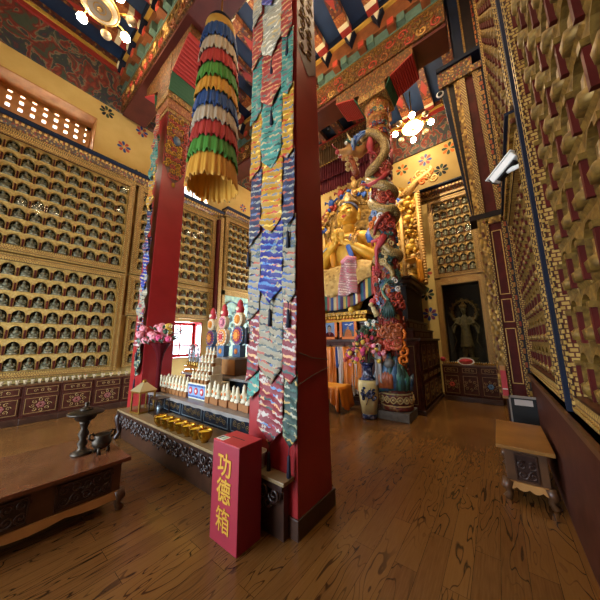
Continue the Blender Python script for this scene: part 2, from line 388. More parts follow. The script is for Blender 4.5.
# windows of the left wall
def window(nm, h, mat, deep, nv, nh, pane='clear_glass', bw=.025):
    x0, x1, z0, z1 = h; y = LW+deep
    t = .1; m = MB()
    for a, b, c, d in ((x0, x0+t, z0, z1), (x1-t, x1, z0, z1), (x0, x1, z0, z0+t), (x0, x1, z1-t, z1)): m.box(a, b, y, y+.06, c, d)
    for i in range(1, nv): q = x0+(x1-x0)*i/nv; m.box(q-bw, q+bw, y+.005, y+.055, z0, z1)
    for i in range(1, nh): q = z0+(z1-z0)*i/nh; m.box(x0, x1, y+.01, y+.05, q-bw*.8, q+bw*.8)
    w = struct(nm, m, mat)
    r = MB().box(x0-.01, x0+.012, LW-.02, y, z0, z1).box(x1-.012, x1+.01, LW-.02, y, z0, z1).box(x0, x1, LW-.02, y, z1-.012, z1+.01).box(x0, x1, LW-.03, y, z0-.01, z0+.012)
    struct('reveal', r, mat, w); struct('pane', MB().box(x0+t, x1-t, y+.026, y+.032, z0+t, z1-t), pane, w)
window('window_1', W1, 'wood_light', .5, 9, 6, bw=.065); window('window_2', W2, 'wood_light', .34, 3, 2); window('window_3', W3, 'pillar_red', .4, 2, 3)
m = MB()
for a, b, c, d in ((W4[0], W4[1], W4[2], W4[2]+.08), (W4[0], W4[1], W4[3]-.08, W4[3]), (W4[0], W4[0]+.08, W4[2], W4[3]), (W4[1]-.08, W4[1], W4[2], W4[3]), (6.66, 6.74, W4[2], W4[3])): m.box(BW+.1, BW+.16, a, b, c, d)
w4 = struct('added_window_4', m, 'pillar_red'); struct('pane', MB().box(BW+.125, BW+.13, W4[0]+.08, W4[1]-.08, W4[2]+.08, W4[3]-.08), 'clear_glass', w4)  # frame and pane of the added, unseen back opening
# painted rosettes on the yellow walls
def rosette(nm, wall, px, py, ca, cb, r=.15):
    p = at(px, py, 'Y', LW) if wall == 'L' else at(px, py, 'X', BW)
    m = MB()
    for i in range(8):
        a = 2*pi*i/8+.2; k = i % 2
        pts = [(cos(a)*r*.2+cos(a+d)*q, sin(a)*r*.2+sin(a+d)*q) for d, q in ((-1.2, .0), (-.52, r*.35), (-.36, r*.62), (-.14, r*.8), (.14, r*.8), (.36, r*.62), (.52, r*.35), (1.2, .0))]
        if wall == 'L': m.prism([(p[0]+u, p[2]+v) for u, v in pts], 'Y', LW-.006, LW, k)
        else: m.prism([(p[1]+u, p[2]+v) for u, v in pts], 'X', BW-.006, BW, k)
    return m
ros = [('L', 107, 112, 'leaf', 'navy'),
       ('L', 142, 132, 'blue', 'coral'),
       ('L', 124, 147, 'blue', 'coral'),
       ('L', 103, 163, 'coral', 'coral'),
       ('L', 137, 175, 'leaf', 'leaf'),
       ('L', 227, 199, 'orange', 'leaf'),
       ('L', 243, 208, 'blue', 'coral'),
       ('B', 425, 160, 'blue', 'coral'),
       ('B', 402, 170, 'orange', 'leaf'),
       ('B', 414, 182, 'blue', 'coral'),
       ('B', 441, 170, 'leaf', 'navy'),
       ('B', 449, 148, 'leaf', 'orange'),
       ('B', 425, 273, 'coral', 'leaf'),
       ('B', 427, 294, 'leaf', 'navy'),
       ('B', 430, 314, 'blue', 'torma_purple')]
for w, x, y, a, b in ros: rosette('x', w, x, y, a, b, .22 if w == 'B' else .17).build('painted_rosette', [a, b], WL if w == 'L' else WB)

# ------------------------------------------------------------------ ceiling beams and joists
def beam(xc, y0, y1, first):
    hw = .30
    b = struct('ceiling_beam', MB().box(xc-hw, xc+hw, y0, y1, 8.18, CZ), 'maroon')
    for s in (-1, 1):
        X = lambda a, b_: (xc+s*a, xc+s*b_) if s > 0 else (xc+s*b_, xc+s*a)
        cb = MB(); cb.box(*X(hw, hw+.05), y0, y1, 8.26, 8.8, 0)
        ny = int((y1-y0)/.29); rr = random.Random(3+int(xc))
        for i in range(ny):
            for j in range(2):
                yy = y0+.15+i*.29+(.12 if j else 0); zz = 8.4+.25*j
                cb.spiral(lambda u, v: (xc+s*(hw+.055), u, v), (yy, zz), .125, 1.3, rr.random()*6, .024, rr.choice((1, 1, 2, 3, 4)), rr.choice((-1, 1)), 4, 10)
        struct('carved_band', cb, ['carve_band', 'gold_dark', 'orange_paint', 'coral', 'gold_paint'], b)
        rw = MB(); rw.box(*X(hw, hw+.06), y0, y1, 8.8, 8.86, 3); rw.box(*X(hw, hw+.08), y0, y1, 8.86, 9.12, 1); rw.box(*X(hw, hw+.16), y0, y1, 9.12, 9.56, 0); rw.box(*X(hw, hw+.24), y0, y1, 9.56, 9.62, 2); rw.box(*X(hw, hw+.28), y0, y1, 9.62, CZ, 5)
        n = int((y1-y0)/.74)
        for i in range(n):
            yy = y0+.3+i*.74
            rw.box(*X(hw+.05, hw+.25), yy-.09, yy+.09, 8.88, 9.08, 0); rw.box(*X(hw+.25, hw+.28), yy-.07, yy+.07, 8.9, 9.06, 6)
            rw.box(*X(hw+.05, hw+.20), yy-.30, yy-.13, 8.88, 9.1, 4)
            q = yy+.28
            rw.prism([(q-.15, 9.5), (q+.15, 9.5), (q+.05, 9.3), (q, 9.16), (q-.05, 9.3)], 'X', *X(hw+.1, hw+.30), 5)
            rw.prism([(q-.07, 9.46), (q+.07, 9.46), (q, 9.26)], 'X', *X(hw+.30, hw+.33), 7)
        struct('bracket_rows', rw, ['orange_plain', 'teal_paint', 'rail_yellow', 'gold_dark', 'teal_paint', 'navy', 'coral', 'cream'], b)
beam(2.12, -.30, LW-.06, True); beam(5.62, .14, LW-.06, False)
def joists(x0, x1, ys, ends):
    for y in ys:
        j = struct('ceiling_joist', MB().box(x0, x1, y-.13, y+.13, CZ-.2, CZ), 'joist_paint')
        m = MB()
        for xe, s in ends:
            m.box(*sorted((xe, xe+s*.16)), y-.135, y+.135, CZ-.206, CZ-.02, 0); m.box(*sorted((xe+s*.16, xe+s*.28)), y-.135, y+.135, CZ-.206, CZ-.02, 1); m.box(*sorted((xe+s*.28, xe+s*.5)), y-.135, y+.135, CZ-.206, CZ-.02, 2)
            m.prism([(xe+s*.62, y), (xe+s*.95, y-.1), (xe+s*1.3, y), (xe+s*.95, y+.1)][::1], 'Z', CZ-.206, CZ-.19, 0)
        struct('painted_end', m, ['rail_red', 'cream', 'orange_paint'], j)
joists(REAR, 1.56, [.1+.78*i for i in range(10)], [(1.56, -1)])
joists(2.7, 5.04, [.1+.72*i for i in range(11)], [(2.7, 1), (5.04, -1)])
joists(6.2, BW-.2, [.25+.74*i for i in range(10)], [(BW-.2, -1)])

# ------------------------------------------------------------------ niche cabinets along the walls
def arch(w, h, n=7):
    "points of an arched opening, from bottom left counter-clockwise, base on 0"
    p = [(-w/2, 0), (w/2, 0)]
    for i in range(n+1):
        a = pi*i/n; p.append((w/2*cos(a)*1.0, h-w/2+w/2*sin(a)))
    return p
def lattice(mb, nc, nr, cw, ch, skip=None, dep=.09):
    "boards with arched holes in the x-z plane, front at y=0; materials 0 gold, 1 red"
    ap = arch(cw*.76, ch*.80); n = len(ap)
    for c in range(nc):
        for r in range(nr):
            if skip and skip(c, r): continue
            cx, z0 = (c+.5)*cw, r*ch
            op = [(cx+u, z0+ch*.09+v) for u, v in ap]
            out = []
            ctr = (cx, z0+ch*.5)
            for (u, v) in op:
                dx, dz = u-ctr[0], v-ctr[1]
                q = min((cw/2)/max(abs(dx), 1e-6), (ch/2)/max(abs(dz), 1e-6)); out.append((ctr[0]+dx*q, ctr[1]+dz*q))
            vs = [(u, 0, v) for u, v in out]+[(u, -.012, v) for u, v in op]+[(u, dep, v) for u, v in op]
            fs = [(i, (i+1) % n, n+(i+1) % n, n+i) for i in range(n)]+[(n+i, n+(i+1) % n, 2*n+(i+1) % n, 2*n+i) for i in range(n)]
            mb.add(vs, fs, 0)
            # corner triangles left open by the radial cut
            for sx in (-1, 1):
                for sz in (0, 1):
                    k_ = (cx+sx*cw/2, z0+sz*ch)
                    near = sorted(range(n), key=lambda i: (out[i][0]-k_[0])**2+(out[i][1]-k_[1])**2)
                    a_ = [i for i in range(n) if abs(out[i][0]-k_[0]) < 1e-4]; b_ = [i for i in range(n) if abs(out[i][1]-k_[1]) < 1e-4]
                    if a_ and b_:
                        i = min(a_, key=lambda i: abs(out[i][1]-k_[1])); j = min(b_, key=lambda i: abs(out[i][0]-k_[0]))
                        if i != j: mb.add([(out[i][0], 0, out[i][1]), (k_[0], 0, k_[1]), (out[j][0], 0, out[j][1])], [(0, 1, 2)], 0)
            mb.box(cx-cw/2-.014, cx-cw/2+.014, -.03, 0, z0+.02, z0+ch*.62, 1)
            mb.box(cx-cw/2-.022, cx-cw/2+.022, -.035, 0, z0+ch*.62, z0+ch*.72, 0)
        mb
    return mb
# small seated buddha for the niches
def figurine_mesh():
    m = MB(); m.lathe([(.085, 0), (.095, .015), (.08, .035)], 10); m.ell((0, -.01, .055), (.088, .055, .03), 10, 5)
    m.ell((0, 0, .115), (.05, .036, .062), 8, 6); m.ell((0, -.004, .195), (.027, .027, .033), 8, 6); m.ell((0, 0, .232), (.012, .012, .016), 6, 4)
    m.tube([(-.05, 0, .15), (-.072, -.01, .1), (-.03, -.045, .075)], .016, 5); m.tube([(.05, 0, .15), (.072, -.01, .1), (.03, -.045, .075)], .016, 5)
    o = m.build('niche_figurine', 'bronze'); return o
FIG = figurine_mesh(); FIG_USED = [False]; NFIG = [0]
def figures(M, nc, nr, cw, ch, x0, z0, yd, label, group, skip=None, sc=1.):
    for c in range(nc):
        for r in range(nr):
            if skip and skip(c, r): continue
            if FIG_USED[0]: o = FIG.copy(); COL.objects.link(o)
            else: o = FIG; FIG_USED[0] = True
            o.matrix_world = M @ Matrix.Translation((x0+(c+.5)*cw, yd, z0+r*ch+ch*.09+.004)) @ Matrix.Diagonal((sc, sc, sc, 1))
            tag(o, label, 'figurine', group); NFIG[0] += 1
def niche_panel(loc, rz, nc, nr, cw, ch, label, cat, figlabel, figgroup, fw=.14, skip=None, figskip=None, figs=True, pane=True, sc=1., lat='gold_paint'):
    "root at the lower left front corner of the niche field; frame all round"
    t = thing('niche_cabinet', loc, label, cat, 'niche cabinets on the walls', rz)
    W, Hh = nc*cw, nr*ch
    lattice(MB(), nc, nr, cw, ch, skip).build('niche_lattice', [lat, 'dark_red_panel'], t)
    MB().box(0, W, .09, .13, 0, Hh).build('backing', 'niche_dark', t) if not skip else None
    if skip:
        m = MB()
        for c in range(nc):
            for r in range(nr):
                if not skip(c, r): m.box(c*cw, (c+1)*cw, .09, .13, r*ch, (r+1)*ch)
        m.build('backing', 'niche_dark', t)
    if not skip:
        f = MB()
        for a, b, c, d in ((-fw, 0, -fw, Hh+fw), (W, W+fw, -fw, Hh+fw), (0, W, -fw, 0), (0, W, Hh, Hh+fw)): f.box(a, b, -.05, .13, c, d)
        f.build('frame', 'tooth_gold', t)
        g = MB()
        for q, e in ((.0, -.062), (.66, -.062)):
            a = fw*q; th = fw*.2
            for x0, x1, z0, z1 in ((-a-th, -a, -a-th, Hh+a+th), (W+a, W+a+th, -a-th, Hh+a+th), (-a, W+a, -a-th, -a), (-a, W+a, Hh+a, Hh+a+th)): g.box(x0, x1, e, -.048, z0, z1)
        g.build('bead_moulding', 'dot_gold', t)
        if pane: MB().box(0, W, -.046, -.042, 0, Hh).build('glass_pane', 'case_glass', t)
    M = Matrix.Translation(loc) @ Matrix.Rotation(rz, 4, 'Z')
    if figs: figures(M, nc, nr, cw, ch, 0, 0, .035, figlabel, figgroup, figskip or skip, sc)
    return t
def cornice(name, loc, rz, L, label, h=.42):
    t = thing(name, loc, label, 'cornice', None, rz)
    m = MB(); m.prism([(.15, 0), (-.02, 0), (-.05, .06), (-.05, .1), (-.11, .16), (-.13, .2), (-.13, .27), (.15, .27)], 'X', 0, L); m.build('painted_moulding', 'cornice_paint', t)
    MB().box(0, L, -.07, -.045, .005, .06).build('bead_moulding', 'dot_gold', t)
    MB().prism([(.2, .27), (-.16, .27), (-.2, .31), (-.2, .35), (.2, .35)], 'X', 0, L).build('top_moulding', 'navy', t)
    mm = MB()
    for i in range(int(L/.09)): mm.box(.02+i*.09, .065+i*.09, -.16, -.12, .19, .235)
    mm.build('dentil', 'gold_paint', t)
    return t
YF = 7.92   # front of the niche fields on the left wall
CW, CH = .26, .30
C1 = -.42
# first bay (under the wooden window)
niche_panel((C1, YF, 3.62), 0, 10, 8, CW, CH, 'gilt niche cabinet of many small buddhas on the upper wall under the wooden window', 'cabinet',
            'small bronze buddha figurine in an arched niche of the upper cabinet under the wooden window', 'buddhas of the upper cabinet by the window', figskip=lambda c, r: c < 1)
niche_panel((C1, YF, .98), 0, 10, 7, .26, .33, 'lower gilt niche cabinet with bigger niches standing behind the row of offering cups', 'cabinet',
            'bronze buddha figurine in an arched niche of the lower cabinet behind the offering cups', 'buddhas of the lower cabinet by the cups', figskip=lambda c, r: c < 1)
m0 = 2.55
niche_panel((m0, YF, 3.62), 0, 9, 8, CW, CH, 'gilt niche cabinet on the upper wall partly behind the far red pillar', 'cabinet',
            'small bronze buddha figurine in an arched niche of the upper cabinet behind far red pillar', 'buddhas of the cabinet behind the far pillar', figskip=lambda c, r: c in (1, 2, 3) and r < 8)
niche_panel((m0, YF, 2.46), 0, 9, 3, CW, .28, 'short gilt niche cabinet directly above the bright low window', 'cabinet',
            'small bronze buddha figurine in an arched niche of the short cabinet above bright low window', 'buddhas of the cabinet above the low window', figskip=lambda c, r: c in (2, 3))
niche_panel((m0, YF, 1.02), 0, 4, 4, CW, .295, 'narrow gilt niche cabinet low on the wall between offering cups and bright window', 'cabinet',
            'small bronze buddha figurine in an arched niche of the narrow low cabinet beside bright window', 'buddhas of the narrow low cabinet', fw=.08, figskip=lambda c, r: c > 1)
niche_panel((5.5, YF-.12, 3.62), 0, 6, 9, .24, .29, 'gilt niche cabinet jutting forward on the upper wall above the pale green mural', 'cabinet',
            'small bronze buddha figurine in an arched niche of the cabinet above the pale green mural', 'buddhas of the cabinet above the mural', figskip=lambda c, r: c > 4)
cornice('cabinet_cornice', (-.9, YF, 6.14), 0, 6.2, 'long gilt and navy cornice along the top of the cabinets, dipping behind the red pillar')
cornice('cabinet_cornice', (5.3, YF-.14, 6.36), 0, 2.3, 'short stepped-out gilt cornice on top of the cabinet above the pale mural')
MB_ = MB
pm = thing('cabinet_post', (5.08, YF-.1, .9), 'dark red and gilt corner post where the mural cabinet steps forward', 'post')
MB().box(0, .08, -.05, .2, 0, 5.25).build('post_board', 'dark_red_panel', pm); MB().box(.08, .2, -.07, .2, 0, 5.35).build('bead_strip', 'tooth_gold', pm)
pm = thing('wall_board', (-1.7, YF-.02, .98), 'tall plain dark red wall board with gilt edge beside the first niche cabinets', 'board')
MB().box(0, 1.12, 0, .15, 0, 5.2).build('red_board', 'dark_red_panel', pm); MB().box(.0, .12, -.03, 0, 0, 5.2).box(1.0, 1.12, -.03, 0, 0, 5.2).build('gilt_edge', 'tooth_gold', pm)
# pale mural behind the altar
mu = thing('mural_panel', (5.5, YF-.05, 1.0), 'pale green painted mural with two arches behind glass at the end of the altar', 'mural')
MB().box(0, 1.5, 0, .05, 0, 2.3).build('painting', 'mural', mu)
f = MB()
for a, b, c, d in ((-.12, 0, 0, 2.5), (1.5, 1.62, 0, 2.5), (-.12, 1.62, 2.3, 2.5)): f.box(a, b, -.06, .05, c, d)
f.build('frame', 'tooth_gold', mu)
a_ = MB()
for cx in (.38, 1.12):
    p = [(cx+.33*cos(pi*i/12), -.02, 1.75+.33*sin(pi*i/12)) for i in range(13)]
    a_.tube([(cx+.33, -.02, .1)]+p+[(cx-.33, -.02, .1)], .018, 6)
    for z in (.5, 1., 1.45): a_.spiral(lambda u, v: (u, -.015, v), (cx-.1, z), .16, 1.5, z*3, .014, 0); a_.spiral(lambda u, v: (u, -.015, v), (cx+.13, z+.2), .13, 1.3, z, .014, 0, -1)
a_.build('arch_relief', 'torma_blue', mu)
MB().box(0, 1.5, -.052, -.048, 0, 2.3).build('glass_pane', 'case_glass', mu)

# base cabinets (front in local -y)
def base_unit(w=.56, h=.6, label='', group='', flower='door_flower'):
    t = thing('offering_cabinet', (0, 0, 0), label, 'cabinet', group)
    MB().box(0, w, 0, .4, .12, h+.12).build('body', 'cabinet_wood', t, .004)
    MB().box(-.0, w, -.05, .4, 0, .12).build('plinth', 'wood_dark', t, .006)
    MB().box(0, w, -.03, .4, h+.12, h+.155).build('worktop', 'wood_mid', t, .004)
    d = MB().box(.03, w-.03, -.018, 0, h-.06, h+.1).build('drawer', 'cabinet_wood', t, .004)
    ln = MB()
    def ring(mb, x0, x1, z0, z1, y, th=.008, k=0):
        for a, b, c, e in ((x0, x1, z0, z0+th), (x0, x1, z1-th, z1), (x0, x0+th, z0, z1), (x1-th, x1, z0, z1)): mb.box(a, b, y-.006, y, c, e, k)
    ring(ln, .05, w-.05, h-.04, h+.08, -.018)
    for i in range(3): ln.spiral(lambda u, v: (u, -.02, v), (w*.32+i*w*.18, h+.02), .035, 1.2, i, .006, 0, 1, 4, 8)
    ln.build('painted_border', 'cabinet_line', d)
    d = MB().box(.03, w-.03, -.018, 0, .16, h-.09).build('door', 'cabinet_wood', t, .004)
    ln = MB(); ring(ln, .05, w-.05, .19, h-.12, -.018)
    c = (w/2, (.16+h-.09)/2)
    for i in range(8):
        a = pi/4*i; ln.spiral(lambda u, v: (u, -.02, v), (c[0]+cos(a)*.12, c[1]+sin(a)*.1), .04, 1.1, a, .007, 0, 1, 4, 8)
    ln.build('painted_border', 'cabinet_line', d)
    fl = MB()
    for i in range(6): a = pi/3*i; fl.ell((c[0]+cos(a)*.04, -.022, c[1]+sin(a)*.04), (.028, .012, .028), 8, 5)
    fl.build('painted_flower', flower, d)
    return t
bu = base_unit(label='dark offering cabinet unit with painted drawer and door under the row of white cups', group='cabinet units under the cups')
bu.location = (-.98, 7.52, 0)
for i in range(1, 7): dup(bu, (-.98+.56*i, 7.52, 0))
# offering cups on the base cabinets
def cup_mesh():
    t = thing('offering_cup', (0, 0, 0), 'small white offering cup in the long row on the base cabinets', 'cup', 'offering cups on the wall cabinets')
    MB().lathe([(.0, 0), (.025, 0), (.02, .02), (.034, .05), (.042, .095), (.036, .093), (.028, .05), (.0, .04)], 12).build('bowl', 'cup_tan', t)
    MB().lathe([(.0, .08), (.037, .082)], 10).build('water', 'torma_white', t)
    return t
cp = cup_mesh(); cp.scale = (.9,)*3; cp.location = (1.3, 7.62, .756)
for i in range(1, 21): dup(cp, (.3+.105*i+(.0 if i < 14 else .06*(i-13)), 7.62, .756))
def ledge_candle(): pass

# ------------------------------------------------------------------ red pillar in the middle
cp1 = thing('red_pillar', (2.03, 1.72, 0), 'tall red square pillar hung with brocade strips behind the red donation box', 'pillar')
MB().frus((-.27, .27, -.31, .31), (-.27, .03, -.345, .24), 0, 7.2).build('shaft', 'pillar_red', cp1, .006)
MB().frus((-.27, .03, -.345, .24), (-.27, .06, -.345, .24), 7.2, 8.18).build('capital', 'capital_paint', cp1)
MB().box(-.285, .30, -.325, .325, 0, .15).build('base_skirting', 'wood_dark', cp1, .004)
m = MB()
xr = lambda z: .27-.24*z/7.2
m.add([(-.262, -.337, 4.9), (-.26, -.337, 4.75), (xr(4.7)*.3-.1, -.337, 4.55), (xr(4.7)-.02, -.337, 4.72), (xr(7)-.008, -.35, 7.1), (-.262, -.35, 7.1)], [(0, 1, 2, 3, 4, 5)], 0)
for i in range(14):
    for j in range(2): m.spiral(lambda u, v: (u, -.31-.0052*v, v), (-.17+.13*j, 4.85+.17*i), .075, 1.3, i*1.3+j, .014, 1, 1 if (i+j) % 2 else -1, 4, 10)
m.build('carved_panel', ['maroon', 'gold_dark'], cp1)

# far red pillar
fp = thing('red_pillar', (2.215, 5.475, 0), 'tall red square pillar with gilt carved top rising behind the pink bouquet', 'pillar')
MB().frus((-.275, .275, -.275, .275), (-.235, .255, -.275, .235), 0, 6.62).build('shaft', 'pillar_red', fp, .006)
MB().box(-.3, .3, -.3, .3, 0, .15).build('base_skirting', 'wood_dark', fp, .004)
m = MB().box(-.245, .265, -.285, .245, 6.62, 6.72, 0).box(-.26, .28, -.30, .26, 6.72, 6.95, 1).box(-.29, .31, -.33, .29, 6.95, 7.1, 0)
m.build('capital', ['capital_paint', 'orange_paint'], fp)
def bracket(par, x0, x1, yi, zb, zg, zr0, zr1, yo):
    "bracket arms over a capital, their undersides covered with pleated cloth: green next to the pillar, red further out"
    body = MB().box(x0, x1, -yi, yi, zb, 8.18)
    for s in (-1, 1): body.prism([(s*yi, zr0+.03), (s*yo, zr1+.03), (s*yo, 8.18), (s*yi, 8.18)][::s], 'X', x0+.01, x1-.01)
    body.build('bracket', 'carve_band', par)
    for s in (-1, 1):
        def rib(ya, za, yb, zb_, n, mat):
            pts = []
            for i in range(n*4+1):
                t = i/(n*4); pts.append((s*(ya+(yb-ya)*t), za+(zb_-za)*t-.028*abs(sin(pi*t*n))))
            MB().prism((pts+[(s*yb, zb_+.02), (s*ya, za+.02)])[::s], 'X', x0-.02, x1+.02).build('pleated_cloth', mat, par)
        rib(yi+.02, zb, yi+.13, zr0, 6, 'valance_green'); rib(yi+.13, zr0, yo, zr1, 11, 'valance_red')
bracket(fp, -.27, .29, .32, 7.1, 0, 7.5, 7.92, 1.12)
m = MB(); m.add([(-.225, -.285, 6.6), (-.225, -.285, 5.35), (-.14, -.285, 5.15), (0, -.285, 4.95), (.15, -.285, 5.15), (.235, -.285, 5.35), (.235, -.285, 6.6)], [(0, 1, 2, 3, 4, 5, 6)], 0)
for i in range(14):
    for j in range(4):
        if i < 2 and j not in (1, 2): continue
        m.spiral(lambda u, v: (u, -.292, v), (-.17+.115*j+.02*(i % 2), 5.12+.108*i), .066, 1.35, i*1.7+j*2, .017, 1 if (i*j+i) % 4 else 2, 1 if (i+j) % 2 else -1, 5, 12)
m.ell((0, -.30, 6.0), (.09, .03, .12), 10, 6, 3); m.ell((.02, -.30, 6.2), (.1, .03, .08), 10, 6, 4); m.ell((0, -.295, 4.93), (.04, .02, .06), 8, 5, 1)
m.build('carved_panel', ['maroon', 'gold', 'coral', 'wave_blue', 'orange_paint'], fp)
# ------------------------------------------------------------------ brocade strips
def pennant(parent, X, y0, y1, zt, tip, mat, k, tas=None, ptd=.55, sw=.006, side=0):
    "hanging pointed cloth in a plane of constant X (local coordinates of its parent)"
    w = abs(y1-y0); pt = w*ptd; seed = k*1.7+y0*9
    def fn(u, v):
        y = y0+(y1-y0)*u
        zb = tip+pt*abs(2*u-1) if not side else tip+pt*(u if side > 0 else 1-u)
        z = zt+(zb-zt)*v
        x = X-.004*k-.02*v+sw*sin(z*17+seed+u*4)*(.4+v)+sw*.8*sin(u*9+seed)+.003*sin(z*41+u*7)+(.006 if sw > .005 else .002)*sin(z*26-u*5+seed)
        return (x, y, z)
    o = MB().sheet(fn, 12, 26).build('pennant', mat, parent, 0, .006)
    if tas:
        ty = (y0+y1)/2 if not side else (y1 if side < 0 else y0); p = MB().tube([(X-.03, ty, tip+.02), (X-.035, ty, tip-.06)], .004, 5)
        p.lathe([(.004, -.05), (.014, -.065), (.013, -.09), (.02, -.22), (.0, -.22)], 8, (X-.035, ty, tip)); p.build('tassel', 'tassel_dark', o)
    return o
XB = 1.745
def Zat(px, py): return at(px, py, 'X', XB)[2]
def strip(nm, y0, y1, pxc, tips, mats, label, swf=.006, sides=None, tz=()):
    t = thing(nm, (XB, (y0+y1)/2, 0), label, 'banner', 'brocade strips of the middle pillar'); o = (y0+y1)/2
    zt = 6.6
    n = len(tips)
    for i, (tp, m) in enumerate(zip(tips, mats)):
        z = Zat(pxc, tp)
        sd = sides[i] if sides else 0
        pennant(t, -.006-.012*(n-i)*.35, y0-o, y1-o, zt, z, m, n-i, i in tz, .5 if not sd else .7, swf, sd)
        zt = z+abs(y1-y0)*.75
    return t
strip('brocade_strip', 2.01, 1.835, 257, [37, 77, 130, 183, 247, 322, 382, 402], ['bro_white', 'bro_salmon', 'bro_teal', 'bro_yellow', 'bro_navy', 'bro_cream', 'bro_red', 'bro_teal'],
      'narrow brocade strip on the altar side of the middle pillar, ending in light blue', .003, [1, 1, 1, 1, 1, 1, 1, 1], (4, 5))
strip('brocade_strip', 1.84, 1.525, 274, [16, 64, 112, 172, 236, 304, 384, 444], ['bro_purple', 'bro_white', 'bro_salmon', 'bro_teal', 'bro_yellow', 'bro_royal', 'bro_cream', 'bro_red'],
      'wide middle brocade strip of the pillar with yellow and royal blue pennants, ending in red', .007, None, (1, 2, 5, 7))
strip('brocade_strip', 1.53, 1.375, 291, [44, 99, 162, 228, 304, 384, 446], ['bro_salmon', 'bro_teal', 'bro_yellow', 'bro_navy', 'bro_cream', 'bro_red', 'bro_green'],
      'narrow brocade strip at the outer corner of the middle pillar, ending in dark green', .003, None, (0, 3, 4, 6))
o = MB().tube([(1.72, 2.03, 6.6), (1.71, 2.035, 5.2), (1.72, 2.04, 4.75)], [.02, .025, .012], 6).build('red_streamer', 'torma_red'); tag(o, 'thin red streamer hanging at the top edge of the brocade strips', 'streamer')
# strip on the far pillar, seen nearly edge on
t = thing('brocade_strip', (1.93, 5.475, 0), 'brocade strip seen edge-on along the far red pillar, ending in green', 'banner')
zt = 6.5
for i, (z, m) in enumerate(((5.6, 'bro_salmon'), (4.9, 'bro_teal'), (4.2, 'bro_yellow'), (3.3, 'bro_navy'), (2.5, 'bro_royal'), (1.95, 'bro_cream'), (1.45, 'bro_red'), (.95, 'bro_green'))):
    pennant(t, -.01-.006*(8-i), -.02, -.27, zt, z, m, 8-i, i > 4, .4, .018); zt = z+.35

# ------------------------------------------------------------------ hanging ruffled banner
rb = thing('ruffled_banner', (2.06, 3.4, 4.0), 'tall cylindrical banner of coloured ruffled tiers hanging between the two red pillars', 'banner')
MB().lathe([(.0, 3.42), (.18, 3.4), (.235, 3.3), (.24, 3.15), (.22, 3.12)], 24).build('crown_cap', 'navy', rb)
MB().lathe([(.24, 3.22), (.265, 3.2), (.27, 3.0), (.25, 3.0)], 30).build('gold_band', 'ruf_gold', rb)
cols = ['ruf_blue', 'ruf_white', 'ruf_red', 'ruf_green', 'ruf_yellow', 'ruf_blue', 'ruf_white', 'ruf_red', 'ruf_green', 'ruf_yellow']
z = 3.05
for i, c in enumerate(cols):
    r0 = .25+.0085*i; hh = .36 if i < 9 else .46; step = .285
    ph = i*.8; nz = 26+2*i
    def ruf(a, j, ph=ph): return 1+(.004+.034*j/6)*(sin(23*a+ph+1.3*sin(4*a+ph))+.6*sin(37*a+2*ph+1.1*sin(5*a)))+.006*sin(3*a+ph)
    prof = [(r0-.06, z+.02), (r0-.02, z), (r0+.02, z-.03), (r0+.04, z-hh*.3), (r0+.055, z-hh*.6), (r0+.065, z-hh*.85), (r0+.07, z-hh)]
    w_ = MB().lathe(prof, 200, (0, 0, 0), 0, True, ruf, 0, False); n_v = len(w_.v)
    for q in range(n_v-200, n_v): x_, y_, z_ = w_.v[q]; w_.v[q] = (x_, y_, z_+.028*sin(31*q*pi/100+ph)+.018*sin(13*q*pi/100+2*ph))
    w_.build('ruffle', c, rb, 0, .006)
    z -= step
MB().tube([(0, 0, 3.4), (0, 0, 4.18)], .015, 6).build('hanging_cord', 'gold', rb)

# ------------------------------------------------------------------ altar in three steps
ay0, ay1 = 1.44, 5.19
st = thing('offering_step', (1.62, ay0, 0), 'low front step of the altar with brass bowls and a dark carved scroll apron', 'altar')
AL = ay1-ay0
MB().box(0, .135, 0, AL, .425, .455).box(.135, .45, .63, AL, .425, .455).build('step_top', 'table_top', st, .004)
MB().box(.06, .12, .05, AL-.05, 0, .425).build('plinth_board', 'wood_dark', st, .003)
m = MB().box(.012, .04, .03, AL-.03, .375, .425, 0)
P = lambda u, v: (.02, u, v)
k = 0; y = .12
while y < AL-.1:
    m.spiral(P, (y, .33), .062, 1.4, k*.9, .017, 0, 1 if k % 2 else -1, 6, 14); m.spiral(P, (y+.07, .265), .048, 1.3, k*.7+2, .015, 0, -1 if k % 2 else 1, 6, 12)
    if k % 3: m.spiral(P, (y+.03, .22), .035, 1.2, k+1, .012, 0, 1, 5, 10)
    k += 1; y += .128
m.build('carved_apron', 'carved_dark', st)
for yy in (AL-.06,):
    MB().tube([(.03, yy, .42), (.0, yy, .33), (.02, yy, .2), (.04, yy, .1), (.0, yy, .03), (-.02, yy, .0)], [.05, .055, .042, .03, .038, .03], 8).build('leg', 'carved_dark', st)
ot = thing('offering_table', (2.05, 2.1, 0), 'middle step of the altar with dark glossy front and rows of white butter stupas', 'altar')
TL = 5.16-2.1
MB().box(-.03, .695, 0, TL, .66, .69).build('table_top', 'grey_top', ot, .005)
MB().box(.03, .69, .02, TL, 0, .66).build('body', 'dark_lacquer', ot)
m = MB()
for i in range(5):
    a = .08+i*.6; b = a+.54
    for q in ((a, b, .635, .645), (a, b, .475, .483), (a, a+.008, .48, .64), (b-.008, b, .48, .64)): m.box(.022, .031, *q)
    for j in range(6): m.spiral(lambda u, v: (.027, u, v), (a+.08+.076*j, .55+.025*(j % 2)), .04, 1.7, j*2.1+i, .004, 1, 1 if j % 2 else -1, 4, 14)
m.build('silver_scrollwork', ['silver_line', 'gold_dark'], ot)
MB().prism([(y, z) for y, z in [(0, .66), (TL, .66)]+[(TL-TL*i/24, .648-.012*(i % 2)) for i in range(25)]], 'X', -.02, .02).build('scalloped_edge', 'grey_top', ot)
